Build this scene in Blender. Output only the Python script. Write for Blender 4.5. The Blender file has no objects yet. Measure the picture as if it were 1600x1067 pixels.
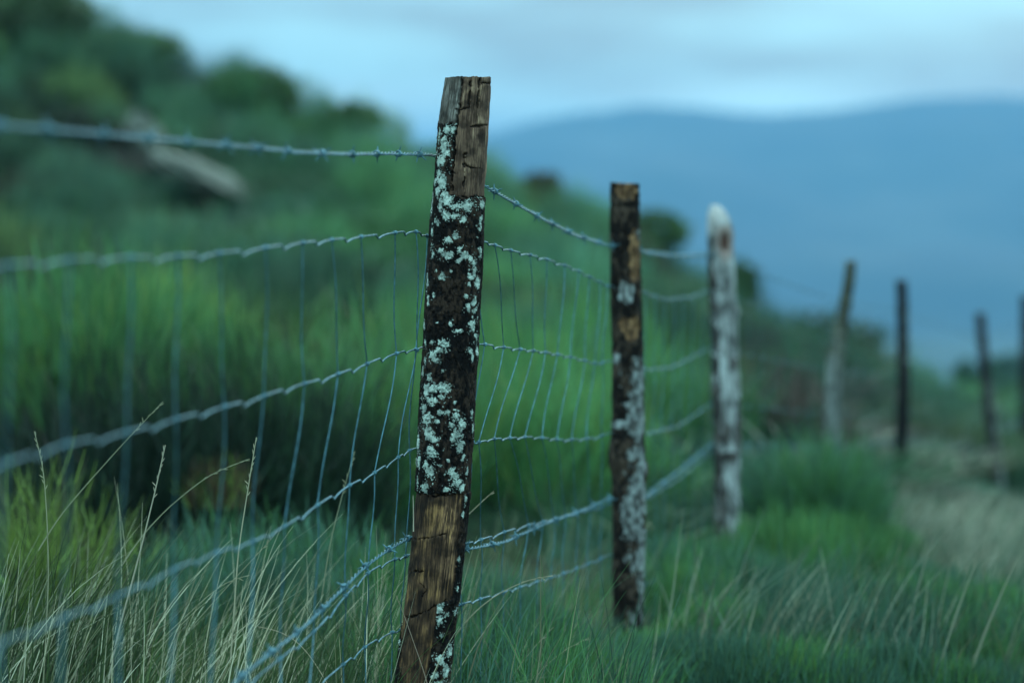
import bpy, math, random
import numpy as np
from mathutils import Vector

rng = np.random.default_rng(7)
sc = bpy.context.scene
col = sc.collection

# ------------------------------------------------------------------ camera model
LENS, SENSOR = 85.0, 36.0
F = LENS / SENSOR * 1600.0
CX, CY, HOR = 800.0, 533.5, 300.0
PITCH = math.atan((CY - HOR) / F)
EYE = 1.08
CAM = np.array([0.0, 0.0, EYE])
FW = np.array([0.0, math.cos(PITCH), -math.sin(PITCH)])
UP = np.array([0.0, math.sin(PITCH), math.cos(PITCH)])
RT = np.array([1.0, 0.0, 0.0])

def ray(px, py):
    px = np.asarray(px, float); py = np.asarray(py, float)
    return (FW + ((px - CX) / F)[..., None] * RT + ((CY - py) / F)[..., None] * UP)

def at_y(px, py, Y):                      # point of the sight line at world depth Y
    d = ray(px, py)
    return CAM + d * (np.asarray(Y, float) / d[..., 1])[..., None]

def on_plane(px, py, A, B):               # point of the sight line on the vertical plane through A, B (x, y)
    d = ray(px, py)
    n = np.array([B[1] - A[1], -(B[0] - A[0])])
    t = (A[0] * n[0] + A[1] * n[1]) / (d[..., 0] * n[0] + d[..., 1] * n[1])
    return CAM + d * t[..., None]

# ------------------------------------------------------------------ noise
def _hash(ix, iy, iz, seed):
    h = (ix.astype(np.int64) * 374761393 + iy.astype(np.int64) * 668265263 + iz.astype(np.int64) * 2147483647 + seed * 974634541) & 0xFFFFFFFF
    h = ((h ^ (h >> 13)) * 1274126177) & 0xFFFFFFFF
    h = ((h ^ (h >> 15)) * 2246822519) & 0xFFFFFFFF
    return ((h ^ (h >> 16)) & 0xFFFFFF) / float(0xFFFFFF)

def vn(x, y, z=0.0, seed=0):
    x, y, z = np.broadcast_arrays(np.asarray(x, float), np.asarray(y, float), np.asarray(z, float))
    ix, iy, iz = np.floor(x), np.floor(y), np.floor(z)
    fx, fy, fz = x - ix, y - iy, z - iz
    fx = fx * fx * (3 - 2 * fx); fy = fy * fy * (3 - 2 * fy); fz = fz * fz * (3 - 2 * fz)
    r = 0
    for a in (0, 1):
        for b in (0, 1):
            for c in (0, 1):
                w = (fx if a else 1 - fx) * (fy if b else 1 - fy) * (fz if c else 1 - fz)
                r = r + w * _hash(ix + a, iy + b, iz + c, seed)
    return r

def fbm(x, y, z=0.0, seed=0, o=4):
    x = np.asarray(x, float); y = np.asarray(y, float); z = np.asarray(z, float)
    r, a, t = 0, 1.0, 0
    for k in range(o):
        r = r + a * vn(x, y, z, seed + k * 17); t += a
        x, y, z, a = x * 2.03, y * 2.03, z * 2.03, a * 0.5
    return r / t                           # 0..1, mean about .5

def sstep(a, b, x):
    t = np.clip((x - a) / (b - a), 0, 1)
    return t * t * (3 - 2 * t)

# ------------------------------------------------------------------ objects
def tag(o, label=None, cat=None, group=None, kind=None):
    if label: o['label'] = label
    if cat: o['category'] = cat
    if group: o['group'] = group
    if kind: o['kind'] = kind
    return o

def empty(name, loc):
    o = bpy.data.objects.new(name, None); col.objects.link(o)
    o.location = [float(v) for v in loc]; o.empty_display_size = 0.1
    return o

def mesh_data(name, v, f, colr=None, smooth=True):
    """v (N,3), f (M,4) or (M,3) int arrays"""
    v = np.ascontiguousarray(v, dtype=np.float32); f = np.ascontiguousarray(f, dtype=np.int32)
    me = bpy.data.meshes.new(name)
    me.vertices.add(len(v)); me.vertices.foreach_set('co', v.ravel())
    n, k = f.shape
    me.loops.add(n * k); me.loops.foreach_set('vertex_index', f.ravel())
    me.polygons.add(n)
    me.polygons.foreach_set('loop_start', np.arange(0, n * k, k, dtype=np.int32))
    if smooth:
        me.polygons.foreach_set('use_smooth', np.ones(n, dtype=bool))
    me.update(calc_edges=True)
    if colr is not None:
        a = me.color_attributes.new('Col', 'FLOAT_COLOR', 'POINT')
        c4 = np.ones((len(v), 4), dtype=np.float32); c4[:, :3] = colr
        a.data.foreach_set('color', c4.ravel())
    return me

def link(name, me, mat, parent=None):
    o = bpy.data.objects.new(name, me); col.objects.link(o)
    if mat and not me.materials: me.materials.append(mat)
    if parent: o.parent = parent
    return o

# ------------------------------------------------------------------ materials
def new_mat(name):
    m = bpy.data.materials.new(name); m.use_nodes = True
    nt = m.node_tree; b = nt.nodes['Principled BSDF']
    return m, nt, b

def N(nt, typ, **kw):
    n = nt.nodes.new(typ)
    for k, v in kw.items(): setattr(n, k, v)
    return n

def attr_mat(name, rough, bump_scale, bump, spec=0.3, stretch=None, vary=0.35):
    m, nt, b = new_mat(name)
    a = N(nt, 'ShaderNodeVertexColor', layer_name='Col')
    tc = N(nt, 'ShaderNodeTexCoord'); mp = N(nt, 'ShaderNodeMapping')
    nt.links.new(tc.outputs['Object'], mp.inputs['Vector'])
    if stretch: mp.inputs['Scale'].default_value = stretch
    nz = N(nt, 'ShaderNodeTexNoise'); nz.inputs['Scale'].default_value = bump_scale; nz.inputs['Detail'].default_value = 5
    nt.links.new(mp.outputs['Vector'], nz.inputs['Vector'])
    mr = N(nt, 'ShaderNodeMapRange'); mr.inputs['To Min'].default_value = 1 - vary; mr.inputs['To Max'].default_value = 1 + vary
    mr.inputs['From Min'].default_value = 0.25; mr.inputs['From Max'].default_value = 0.75
    nt.links.new(nz.outputs['Fac'], mr.inputs['Value'])
    mx = N(nt, 'ShaderNodeVectorMath', operation='SCALE')
    nt.links.new(a.outputs['Color'], mx.inputs[0]); nt.links.new(mr.outputs['Result'], mx.inputs['Scale'])
    nt.links.new(mx.outputs['Vector'], b.inputs['Base Color'])
    bp = N(nt, 'ShaderNodeBump'); bp.inputs['Strength'].default_value = bump; bp.inputs['Distance'].default_value = 0.002
    nt.links.new(nz.outputs['Fac'], bp.inputs['Height']); nt.links.new(bp.outputs['Normal'], b.inputs['Normal'])
    b.inputs['Roughness'].default_value = rough
    b.inputs['Specular IOR Level'].default_value = spec
    return m

def leaf_mat(name, trans=0.35, rough=0.55, spec=0.25):
    m, nt, b = new_mat(name)
    a = N(nt, 'ShaderNodeVertexColor', layer_name='Col')
    tc = N(nt, 'ShaderNodeTexCoord')
    nz = N(nt, 'ShaderNodeTexNoise'); nz.inputs['Scale'].default_value = 1.3; nz.inputs['Detail'].default_value = 3
    nt.links.new(tc.outputs['Object'], nz.inputs['Vector'])
    mr = N(nt, 'ShaderNodeMapRange'); mr.inputs['From Min'].default_value = .3; mr.inputs['From Max'].default_value = .7
    mr.inputs['To Min'].default_value = .75; mr.inputs['To Max'].default_value = 1.25
    nt.links.new(nz.outputs['Fac'], mr.inputs['Value'])
    mx = N(nt, 'ShaderNodeVectorMath', operation='SCALE')
    nt.links.new(a.outputs['Color'], mx.inputs[0]); nt.links.new(mr.outputs['Result'], mx.inputs['Scale'])
    nt.links.new(mx.outputs['Vector'], b.inputs['Base Color'])
    b.inputs['Roughness'].default_value = rough; b.inputs['Specular IOR Level'].default_value = spec
    tr = N(nt, 'ShaderNodeBsdfTranslucent'); nt.links.new(mx.outputs['Vector'], tr.inputs['Color'])
    ms = N(nt, 'ShaderNodeMixShader'); ms.inputs['Fac'].default_value = trans
    nt.links.new(b.outputs['BSDF'], ms.inputs[1]); nt.links.new(tr.outputs['BSDF'], ms.inputs[2])
    nt.links.new(ms.outputs['Shader'], nt.nodes['Material Output'].inputs['Surface'])
    return m

M_wood = attr_mat('weathered_wood', 0.8, 900, 0.6, 0.15, (1, 1, 0.08), 0.45)
M_bark = attr_mat('dark_bark', 0.85, 500, 1.0, 0.12, None, 0.55)
M_lich = attr_mat('crusty_lichen', 0.95, 700, 0.9, 0.1, None, 0.28)
M_leaf = leaf_mat('broom_foliage', .2)
M_bush = leaf_mat('bush_foliage', 0.25)
M_grass = leaf_mat('grass_blades', 0.35, 0.5)
M_straw = leaf_mat('straw', 0.25, 0.6)

def wire_mat():
    m, nt, b = new_mat('galvanised_wire')
    tc = N(nt, 'ShaderNodeTexCoord')
    nz = N(nt, 'ShaderNodeTexNoise'); nz.inputs['Scale'].default_value = 60; nz.inputs['Detail'].default_value = 4
    nt.links.new(tc.outputs['Object'], nz.inputs['Vector'])
    rp = N(nt, 'ShaderNodeValToRGB')
    rp.color_ramp.elements[0].position = .35; rp.color_ramp.elements[0].color = (.045, .112, .135, 1)
    rp.color_ramp.elements[1].position = .65; rp.color_ramp.elements[1].color = (.105, .228, .275, 1)
    nt.links.new(nz.outputs['Fac'], rp.inputs['Fac']); nt.links.new(rp.outputs['Color'], b.inputs['Base Color'])
    b.inputs['Metallic'].default_value = .75; b.inputs['Roughness'].default_value = .6
    return m
M_wire = wire_mat()

def rock_mat():
    m, nt, b = new_mat('pale_rock')
    tc = N(nt, 'ShaderNodeTexCoord')
    nz = N(nt, 'ShaderNodeTexNoise'); nz.inputs['Scale'].default_value = 6; nz.inputs['Detail'].default_value = 8
    nt.links.new(tc.outputs['Object'], nz.inputs['Vector'])
    rp = N(nt, 'ShaderNodeValToRGB')
    rp.color_ramp.elements[0].position = .3; rp.color_ramp.elements[0].color = (.05, .062, .048, 1)
    rp.color_ramp.elements[1].position = .7; rp.color_ramp.elements[1].color = (.125, .135, .108, 1)
    nt.links.new(nz.outputs['Fac'], rp.inputs['Fac']); nt.links.new(rp.outputs['Color'], b.inputs['Base Color'])
    bp = N(nt, 'ShaderNodeBump'); bp.inputs['Strength'].default_value = .8; bp.inputs['Distance'].default_value = .05
    nt.links.new(nz.outputs['Fac'], bp.inputs['Height']); nt.links.new(bp.outputs['Normal'], b.inputs['Normal'])
    b.inputs['Roughness'].default_value = .9
    return m
M_rock = rock_mat()

def ground_mat(name, stops, scale):
    m, nt, b = new_mat(name)
    tc = N(nt, 'ShaderNodeTexCoord')
    nz = N(nt, 'ShaderNodeTexNoise'); nz.inputs['Scale'].default_value = scale; nz.inputs['Detail'].default_value = 9
    nt.links.new(tc.outputs['Object'], nz.inputs['Vector'])
    rp = N(nt, 'ShaderNodeValToRGB')
    while len(rp.color_ramp.elements) < len(stops): rp.color_ramp.elements.new(.5)
    for e, (p, c) in zip(rp.color_ramp.elements, stops): e.position = p; e.color = (*c, 1)
    nt.links.new(nz.outputs['Fac'], rp.inputs['Fac']); nt.links.new(rp.outputs['Color'], b.inputs['Base Color'])
    b.inputs['Roughness'].default_value = .95; b.inputs['Specular IOR Level'].default_value = .1
    return m
M_ground = ground_mat('hill_soil_and_moss', [(.3, (.018, .020, .010)), (.5, (.028, .045, .018)), (.7, (.05, .06, .028))], 1.6)
M_mount = ground_mat('mountain_scrub', [(.35, (.02, .03, .03)), (.55, (.03, .04, .035)), (.75, (.06, .07, .065))], .006)

# ------------------------------------------------------------------ terrain
RX = np.array([-40, -12, -5.3, -3.3, -1.5, 0.5, 2.8, 4.45, 5.9, 12, 40.])
RZ = np.array([5.6, 3.9, 1.78, .84, .40, -.40, -2.06, -2.78, -2.66, -3.6, -9.]) + EYE
def ground(x, y):
    x = np.asarray(x, float); y = np.asarray(y, float)
    near = 0.0 - .02 * np.maximum(y - 4.84, 0) - .11 * np.clip(x, 0, 8) + .02 * np.clip(-x, 0, 10)
    near = near - .12 * np.clip(x - 8, 0, 60)
    R = np.interp(x, RX, RZ)
    t = np.clip((y - 7.0) / 21.0, 0, 1); t = t * (.65 + .35 * t)
    g = near * (1 - t) + R * t
    g = g - .34 * np.clip(y - 29, 0, 260) - .02 * np.clip(y - 289, 0, 900)
    g = g + .10 * (fbm(x * .35 + 50, y * .35 + 50, 0, 3, 3) - .5) * np.clip((y - 5) / 4, .15, 1)
    return g

ang = np.concatenate([np.linspace(-math.pi, math.pi, 220, endpoint=False)])
rad = np.concatenate([[0.0], np.geomspace(.4, 7000, 190)])
A_, R_ = np.meshgrid(ang, rad)
gx, gy = R_ * np.sin(A_), R_ * np.cos(A_)
gz = ground(gx, gy)
nr, na = gx.shape
idx = np.arange(nr * na).reshape(nr, na)
f = np.stack([idx[:-1], idx[1:], np.roll(idx, -1, 1)[1:], np.roll(idx, -1, 1)[:-1]], -1).reshape(-1, 4)
o = link('ground', mesh_data('ground', np.stack([gx, gy, gz], -1).reshape(-1, 3), f), M_ground)
tag(o, 'dark grassy hillside ground running under the wire fence', 'ground', kind='structure')

def ground_hit(px, py):
    Y = np.linspace(6, 28.5, 1500)
    p = at_y(np.full(1500, float(px)), np.full(1500, float(py)), Y)
    below = p[:, 2] < ground(p[:, 0], Y)
    return float(Y[np.argmax(below)]) if below.any() else 27.0

# far mountain across the valley
MD = 3000.0
ridge_px = [(-700, 330), (-200, 300), (300, 270), (560, 240), (700, 225), (790, 200), (880, 178), (980, 166), (1080, 168), (1200, 181), (1300, 172), (1420, 158), (1560, 150), (1750, 160), (2100, 190), (2600, 260)]
mpx = np.linspace(-700, 2600, 240)
mtop = np.interp(mpx, [p[0] for p in ridge_px], [p[1] for p in ridge_px])
mtop = mtop + 9 * (fbm(mpx / 60.0, 0 * mpx, 0, 5, 4) - .5)
ztop = EYE + (HOR - mtop) / F * MD
us = np.linspace(0, 1, 40)
mv = []
for k, u in enumerate(us):
    yy = MD - 1500 * (1 - u) ** 1.0
    xx = (mpx - 800) / F * MD * (1 + .0 * u)
    h = ztop * u ** 1.15 + (1 - u ** 1.15) * -175
    h = h + 34 * np.sin(u * math.pi) * (fbm(xx / 170, yy / 260 + 0 * xx, 0, 9, 5) - .5) * 2
    mv.append(np.stack([xx, np.full_like(xx, yy), h], -1))
for k in range(1, 8):                                  # the far side falls away again
    xx = (mpx - 800) / F * MD
    mv.append(np.stack([xx, np.full_like(xx, MD + k * 200), ztop - k * 60], -1))
mv = np.array(mv); nr, na = mv.shape[:2]
idx = np.arange(nr * na).reshape(nr, na)
f = np.stack([idx[:-1, :-1], idx[:-1, 1:], idx[1:, 1:], idx[1:, :-1]], -1).reshape(-1, 4)
o = link('mountain', mesh_data('mountain', mv.reshape(-1, 3), f), M_mount)
tag(o, 'broad blue mountain far across the valley under low cloud', 'mountain', kind='structure')

# ------------------------------------------------------------------ posts
PXM = 0.1 / 78.0                                       # metres per pixel at the first post

def components(F, nvert):
    """label of each face's connected piece (min-label propagation with pointer jumping)"""
    lab = np.arange(nvert)
    while True:
        m = lab[F].min(1)
        new = lab.copy()
        for k in range(F.shape[1]): np.minimum.at(new, F[:, k], m)
        new = new[new]
        if (new == lab).all(): break
        lab = new
    return lab[F[:, 0]]

def split_parts(root, V, Fq, cls, colr, spec, base):
    """split one continuous skin into its parts: each bare face and each lichen crust of some size is a mesh of its own,
    the flecks stay in the bark"""
    fcls = np.max(cls[Fq], axis=1)
    main = 1 if (fcls == 1).sum() >= (fcls == 0).sum() else 0
    keep = {}
    for c in (0, 1, 2):
        ids = np.nonzero(fcls == c)[0]
        if len(ids) == 0: continue
        lab = components(Fq[ids], len(V))
        u, cnt = np.unique(lab, return_counts=True)
        order = np.argsort(-cnt)
        lim = {0: 400, 1: 400, 2: 90}[c]
        n = 0
        for j in order:
            sel = ids[lab == u[j]]
            big = len(sel) >= lim and n < 90
            if c == main and n > 0: big = len(sel) >= 400 and False
            if big: keep[(c, n)] = [sel]; n += 1
            else: keep.setdefault(('rest', 0), []).append(sel)
    keep[(main, 0)] += keep.pop(('rest', 0), [])
    for (c, n), sels in keep.items():
        ff = Fq[np.concatenate(sels)]
        u, inv = np.unique(ff, return_inverse=True)
        link(spec[c][0], mesh_data(spec[c][0], V[u] - base, inv.reshape(ff.shape), colr[u]), spec[c][1], root)

def post(name, label, prof, Y, nu, nv, paint, spec, seed, top_tilt=0.0, bury=.15, depth=1.0):
    prof = np.array(prof, float)
    py0 = prof[0, 0]
    cxs = (prof[:, 1] + prof[:, 2]) / 2
    foot = at_y(cxs[-1], prof[-1, 0], Y)
    zb = float(ground(foot[0], Y)) - bury
    # extend the profile down to the ground in a straight line
    pyb = HOR + (EYE - zb) / Y * F
    if pyb > prof[-1, 0]:
        n = min(3, len(prof) - 1)
        k = (pyb - prof[-1, 0]) / (prof[-1, 0] - prof[-1 - n, 0])
        ext = prof[-1] + (prof[-1] - prof[-1 - n]) * k
        w = (prof[-1, 2] - prof[-1, 1]); c = (ext[1] + ext[2]) / 2
        prof = np.vstack([prof, [pyb, c - w / 2 * 1.02, c + w / 2 * 1.02]])
    py = np.linspace(py0, prof[-1, 0], nv)
    xl = np.interp(py, prof[:, 0], prof[:, 1]); xr = np.interp(py, prof[:, 0], prof[:, 2])
    C = at_y((xl + xr) / 2, py, Y); Rr = (at_y(xr, py, Y)[:, 0] - at_y(xl, py, Y)[:, 0]) / 2
    hw = (xr - xl) / 2
    th = np.linspace(0, 2 * math.pi, nu, endpoint=False)
    TH, PY = np.meshgrid(th, py)
    cs, sn = np.cos(TH), np.sin(TH)
    HW = hw[:, None] + 0 * TH; CC = ((xl + xr) / 2)[:, None] + 0 * TH
    arc = HW * np.arcsin(np.clip(cs, -1, 1))
    back = sn > 0
    d = dict(px=CC + HW * cs, py=PY, u=cs, arc=arc, hw=HW, c=CC, back=back, th=TH, cs=cs, sn=sn)
    cls, disp, colr = paint(d)                          # disp in pixels of this post's own scale
    mpp = Y / F                                         # metres per pixel at this depth
    rr = Rr[:, None] + disp * mpp
    X = C[:, 0][:, None] + rr * cs
    YY = Y + rr * sn * depth
    Z = C[:, 2][:, None] + 0 * TH
    # an uneven sawn top
    fade = sstep(.10, 0, (PY - py0) * mpp)
    Z = Z + fade * (top_tilt * rr * cs + .004 * (vn(cs * 3, sn * 3, 0, seed) - .5) + .003 * (vn(cs * 14, sn * 14, 0, seed + 1) - .5))
    V = np.stack([X, YY, Z], -1)
    # end grain: rings closing towards the middle
    rings = []; rc = []
    for k in range(1, 7):
        q = 1 - k / 6.0
        ctr = V[0].mean(0)
        p = ctr + (V[0] - ctr) * max(q, .01)
        p[:, 2] += .002 * (vn(p[:, 0] * 300, p[:, 1] * 300, 0, seed + 2) - .5)
        rings.append(p); rc.append(np.tile(np.array([.09, .07, .055]) * (.7 + .5 * (k % 2)), (nu, 1)))
    V = np.concatenate([np.array(rings)[::-1], V], 0)
    colr = np.concatenate([np.array(rc)[::-1], colr], 0)
    cls = np.concatenate([np.zeros((6, nu), int), cls], 0)
    nr = V.shape[0]
    idx = np.arange(nr * nu).reshape(nr, nu)
    Fq = np.stack([idx[:-1], np.roll(idx, -1, 1)[:-1], np.roll(idx, -1, 1)[1:], idx[1:]], -1).reshape(-1, 4)
    base = np.array([C[-1, 0], Y, zb + bury])
    root = empty(name, base)
    tag(root, label, 'fence post', 'wooden posts of the wire fence')
    split_parts(root, V.reshape(-1, 3), Fq, cls.ravel(), colr.reshape(-1, 3), spec, base)
    return root

def lerp_c(a, b, t):
    return np.array(a) * (1 - t[..., None]) + np.array(b) * t[..., None]

def wood_colour(d, seed, dark, mid, tan, s=1.0, tanbias=0.0):
    a, p = d['arc'] / s, d['py'] / s
    warp = 3 * fbm(a / 14, p / 40, d['back'] * 9.0, seed + 3, 3)
    g = fbm(a / 1.7 + warp, p / 26, d['back'] * 9.0, seed, 5)
    l = fbm(a / 13 + warp * .3, p / 24, d['back'] * 9.0, seed + 7, 5)
    c = lerp_c(dark, mid, sstep(.34, .62, .55 * g + .45 * l))
    c = c * (.55 + .75 * sstep(.3, .62, fbm(a / 19, p / 15, d['back'] * 9.0, seed + 13, 4)))[..., None]
    t = sstep(.54, .76, .45 * g + .55 * l + tanbias)
    return c * (1 - t[..., None]) + np.array(tan) * t[..., None], g, l

def bark_colour(d, seed, s=1.0, dark=(.004, .003, .0028), lite=(.032, .020, .014)):
    a, p = d['arc'] / s, d['py'] / s
    g = fbm(a / 5, p / 8, d['back'] * 9.0, seed, 5)
    l = fbm(a / 22, p / 40, d['back'] * 9.0, seed + 5, 3)
    c = lerp_c(dark, lite, sstep(.44, .66, .6 * g + .4 * l))
    fis = 1 - np.abs(2 * fbm(a / 7 + 3, p / 15, d['back'] * 9.0, seed + 9, 4) - 1)
    return c, g, fis

def spots_mask(d, spots, seed, s=1.0):
    """crusty rosettes; spots are (x, y, rx, ry)"""
    a, p = d['arc'], d['py']
    n1 = fbm(a / (6 * s), p / (6 * s), d['back'] * 9.0, seed, 4) - .5
    n2 = fbm(a / (2.2 * s), p / (2.2 * s), d['back'] * 9.0, seed + 4, 3) - .5
    best = np.full(a.shape, 9.0)
    for (x, y, rx, ry) in spots:
        k = int(np.argmin(np.abs(p[:, 0] - y)))
        hw, c = d['hw'][k, 0], d['c'][k, 0]
        sa = hw * math.asin(max(-.97, min(.97, (x - c) / hw)))
        lo = np.searchsorted(p[:, 0], y - ry * 2.2); hi = np.searchsorted(p[:, 0], y + ry * 2.2)
        if hi <= lo: continue
        q = np.sqrt(((a[lo:hi] - sa) / rx) ** 2 + ((p[lo:hi] - y) / ry) ** 2)
        best[lo:hi] = np.minimum(best[lo:hi], q)
    return best + 1.6 * n1 + 1.5 * n2, n2

WOOD_BARK_LICHEN = {0: ('bare_wood', M_wood), 1: ('bark', M_bark), 2: ('lichen_patch', M_lich)}

# ---- the nearest post
P1 = [(122, 695, 770), (160, 689, 768.5), (200, 683.5, 766), (245, 680.5, 763.5), (290, 677, 760), (350, 671, 757), (430, 666, 754), (490, 662.5, 750), (550, 660, 747.5), (620, 655, 743.5),
      (690, 651.5, 740), (770, 648, 735), (850, 640, 726), (930, 631, 718), (1000, 624, 710), (1060, 617, 704)]
P1_SPOTS = [(700, 203, 7, 7), (710, 203, 5, 8), (696, 228, 9, 11), (688, 215, 5, 9), (700, 240, 5, 7), (690, 252, 8, 10), (686, 270, 6, 9), (692, 285, 9, 9), (681, 283, 4, 8), (695, 303, 7, 5),
            (684, 300, 6, 8), (700, 315, 12, 8), (690, 322, 6, 7), (713, 322, 7, 5), (731, 321, 11, 8), (754, 320, 7, 7), (683, 346, 5, 6), (697, 338, 6, 7), (713, 337, 6, 5), (725, 343, 4, 5),
            (752, 341, 4, 5), (750, 354, 4, 5), (676, 320, 3, 14), (676, 362, 3, 10), (702, 374, 7, 5), (712, 368, 6, 5), (690, 391, 5, 4), (700, 398, 8, 6), (719, 390, 4, 5), (726, 398, 8, 7), (721, 405, 7, 4),
            (677, 397, 3, 6), (741, 411, 6, 5), (736, 404, 3, 5), (751, 392, 2.5, 7), (692, 431, 6, 5), (678, 460, 3, 4), (669, 440, 2.5, 14), (670, 468, 2.5, 9), (737, 432, 6, 5), (746, 441, 6, 8), (733, 443, 4, 4),
            (742, 422, 5, 7), (741, 470, 6, 7), (732, 480, 4, 6), (728, 461, 3, 3), (743, 483, 4, 5), (739, 506, 6, 10), (744, 527, 7, 7), (736, 547, 4, 4), (745, 549, 3, 6), (738, 558, 2.5, 5), (715, 515, 8, 3), (705, 503, 2.5, 4), (676, 533, 3, 3),
            (695, 534, 8, 7), (688, 545, 9, 5), (676, 551, 6, 6), (682, 560, 7, 3), (665, 563, 3, 6), (662, 580, 3.5, 8), (664, 505, 2.5, 8), (665, 535, 2.5, 8), (671, 588, 6, 6), (668, 606, 8, 10), (680, 603, 7, 7), (695, 604, 9, 8), (675, 622, 10, 8),
            (690, 616, 5, 4), (668, 650, 9, 10), (664, 635, 7, 8), (690, 640, 6, 4), (700, 640, 5, 4), (683, 655, 5, 5), (714, 648, 6, 6), (724, 657, 6, 9), (738, 647, 3, 6), (708, 660, 5, 4), (739, 668, 3, 8), (672, 673, 9, 8), (680, 681, 7, 6),
            (667, 668, 6, 6), (714, 676, 9, 9), (722, 688, 7, 7), (719, 700, 5, 5), (725, 711, 4, 6), (675, 704, 10, 8), (672, 697, 6, 6), (654, 690, 4, 17), (656, 718, 4, 12), (671, 732, 9, 8), (666, 722, 5, 5), (665, 757, 6, 8), (709, 735, 8, 9), (716, 747, 8, 10), (722, 758, 6, 6), (699, 759, 5, 3),
            (730, 735, 2.5, 8), (690, 722, 4, 3), (702, 715, 3, 3), (653, 752, 3, 8), (717, 870, 3, 5), (714, 915, 2.5, 6), (724, 800, 1.8, 6), (727, 775, 2, 6), (687, 945, 8, 8), (688, 962, 5, 9), (712, 953, 5, 6), (700, 955, 5, 4), (690, 985, 2.5, 3),
            (690, 1025, 9, 8), (703, 1012, 6, 10), (697, 1043, 9, 8), (680, 1047, 5, 6), (685, 1062, 8, 7), (700, 1070, 8, 8), (622, 1000, 2.5, 12)]
r_ = random.Random(3)
for _ in range(22):                                     # loose flecks between the rosettes
    yy = r_.uniform(315, 765); w_ = r_.choice([-1, -1, 1, 1, 0]) * r_.uniform(.3, .95)
    cxy = 733 - (yy - 122) * .078
    P1_SPOTS.append((cxy - 4 + w_ * 43, yy, r_.uniform(1.2, 2.6), r_.uniform(1.2, 3)))

def crack_lines(d, lines, w):
    """thin splits drawn along polylines; returns depth 0..1"""
    px = d['c'] + d['hw'] * d['cs']; py = d['py']
    out = np.zeros(px.shape)
    jx = 3.0 * (fbm(py / 7, px / 7, 0, 77, 4) - .5) * 2
    wv = .25 + 1.0 * sstep(.3, .7, fbm(px / 7, py / 7, 0, 79, 2))
    for ln in lines:
        for (x0, y0), (x1, y1) in zip(ln[:-1], ln[1:]):
            L2 = (x1 - x0) ** 2 + (y1 - y0) ** 2
            t = np.clip(((px - x0) * (x1 - x0) + (py - y0) * (y1 - y0)) / L2, 0, 1)
            q = np.hypot(px + jx - (x0 + t * (x1 - x0)), py + jx - (y0 + t * (y1 - y0)))
            out = np.maximum(out, np.clip(1.6 - q / (w * wv), 0, 1))
    return out

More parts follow.
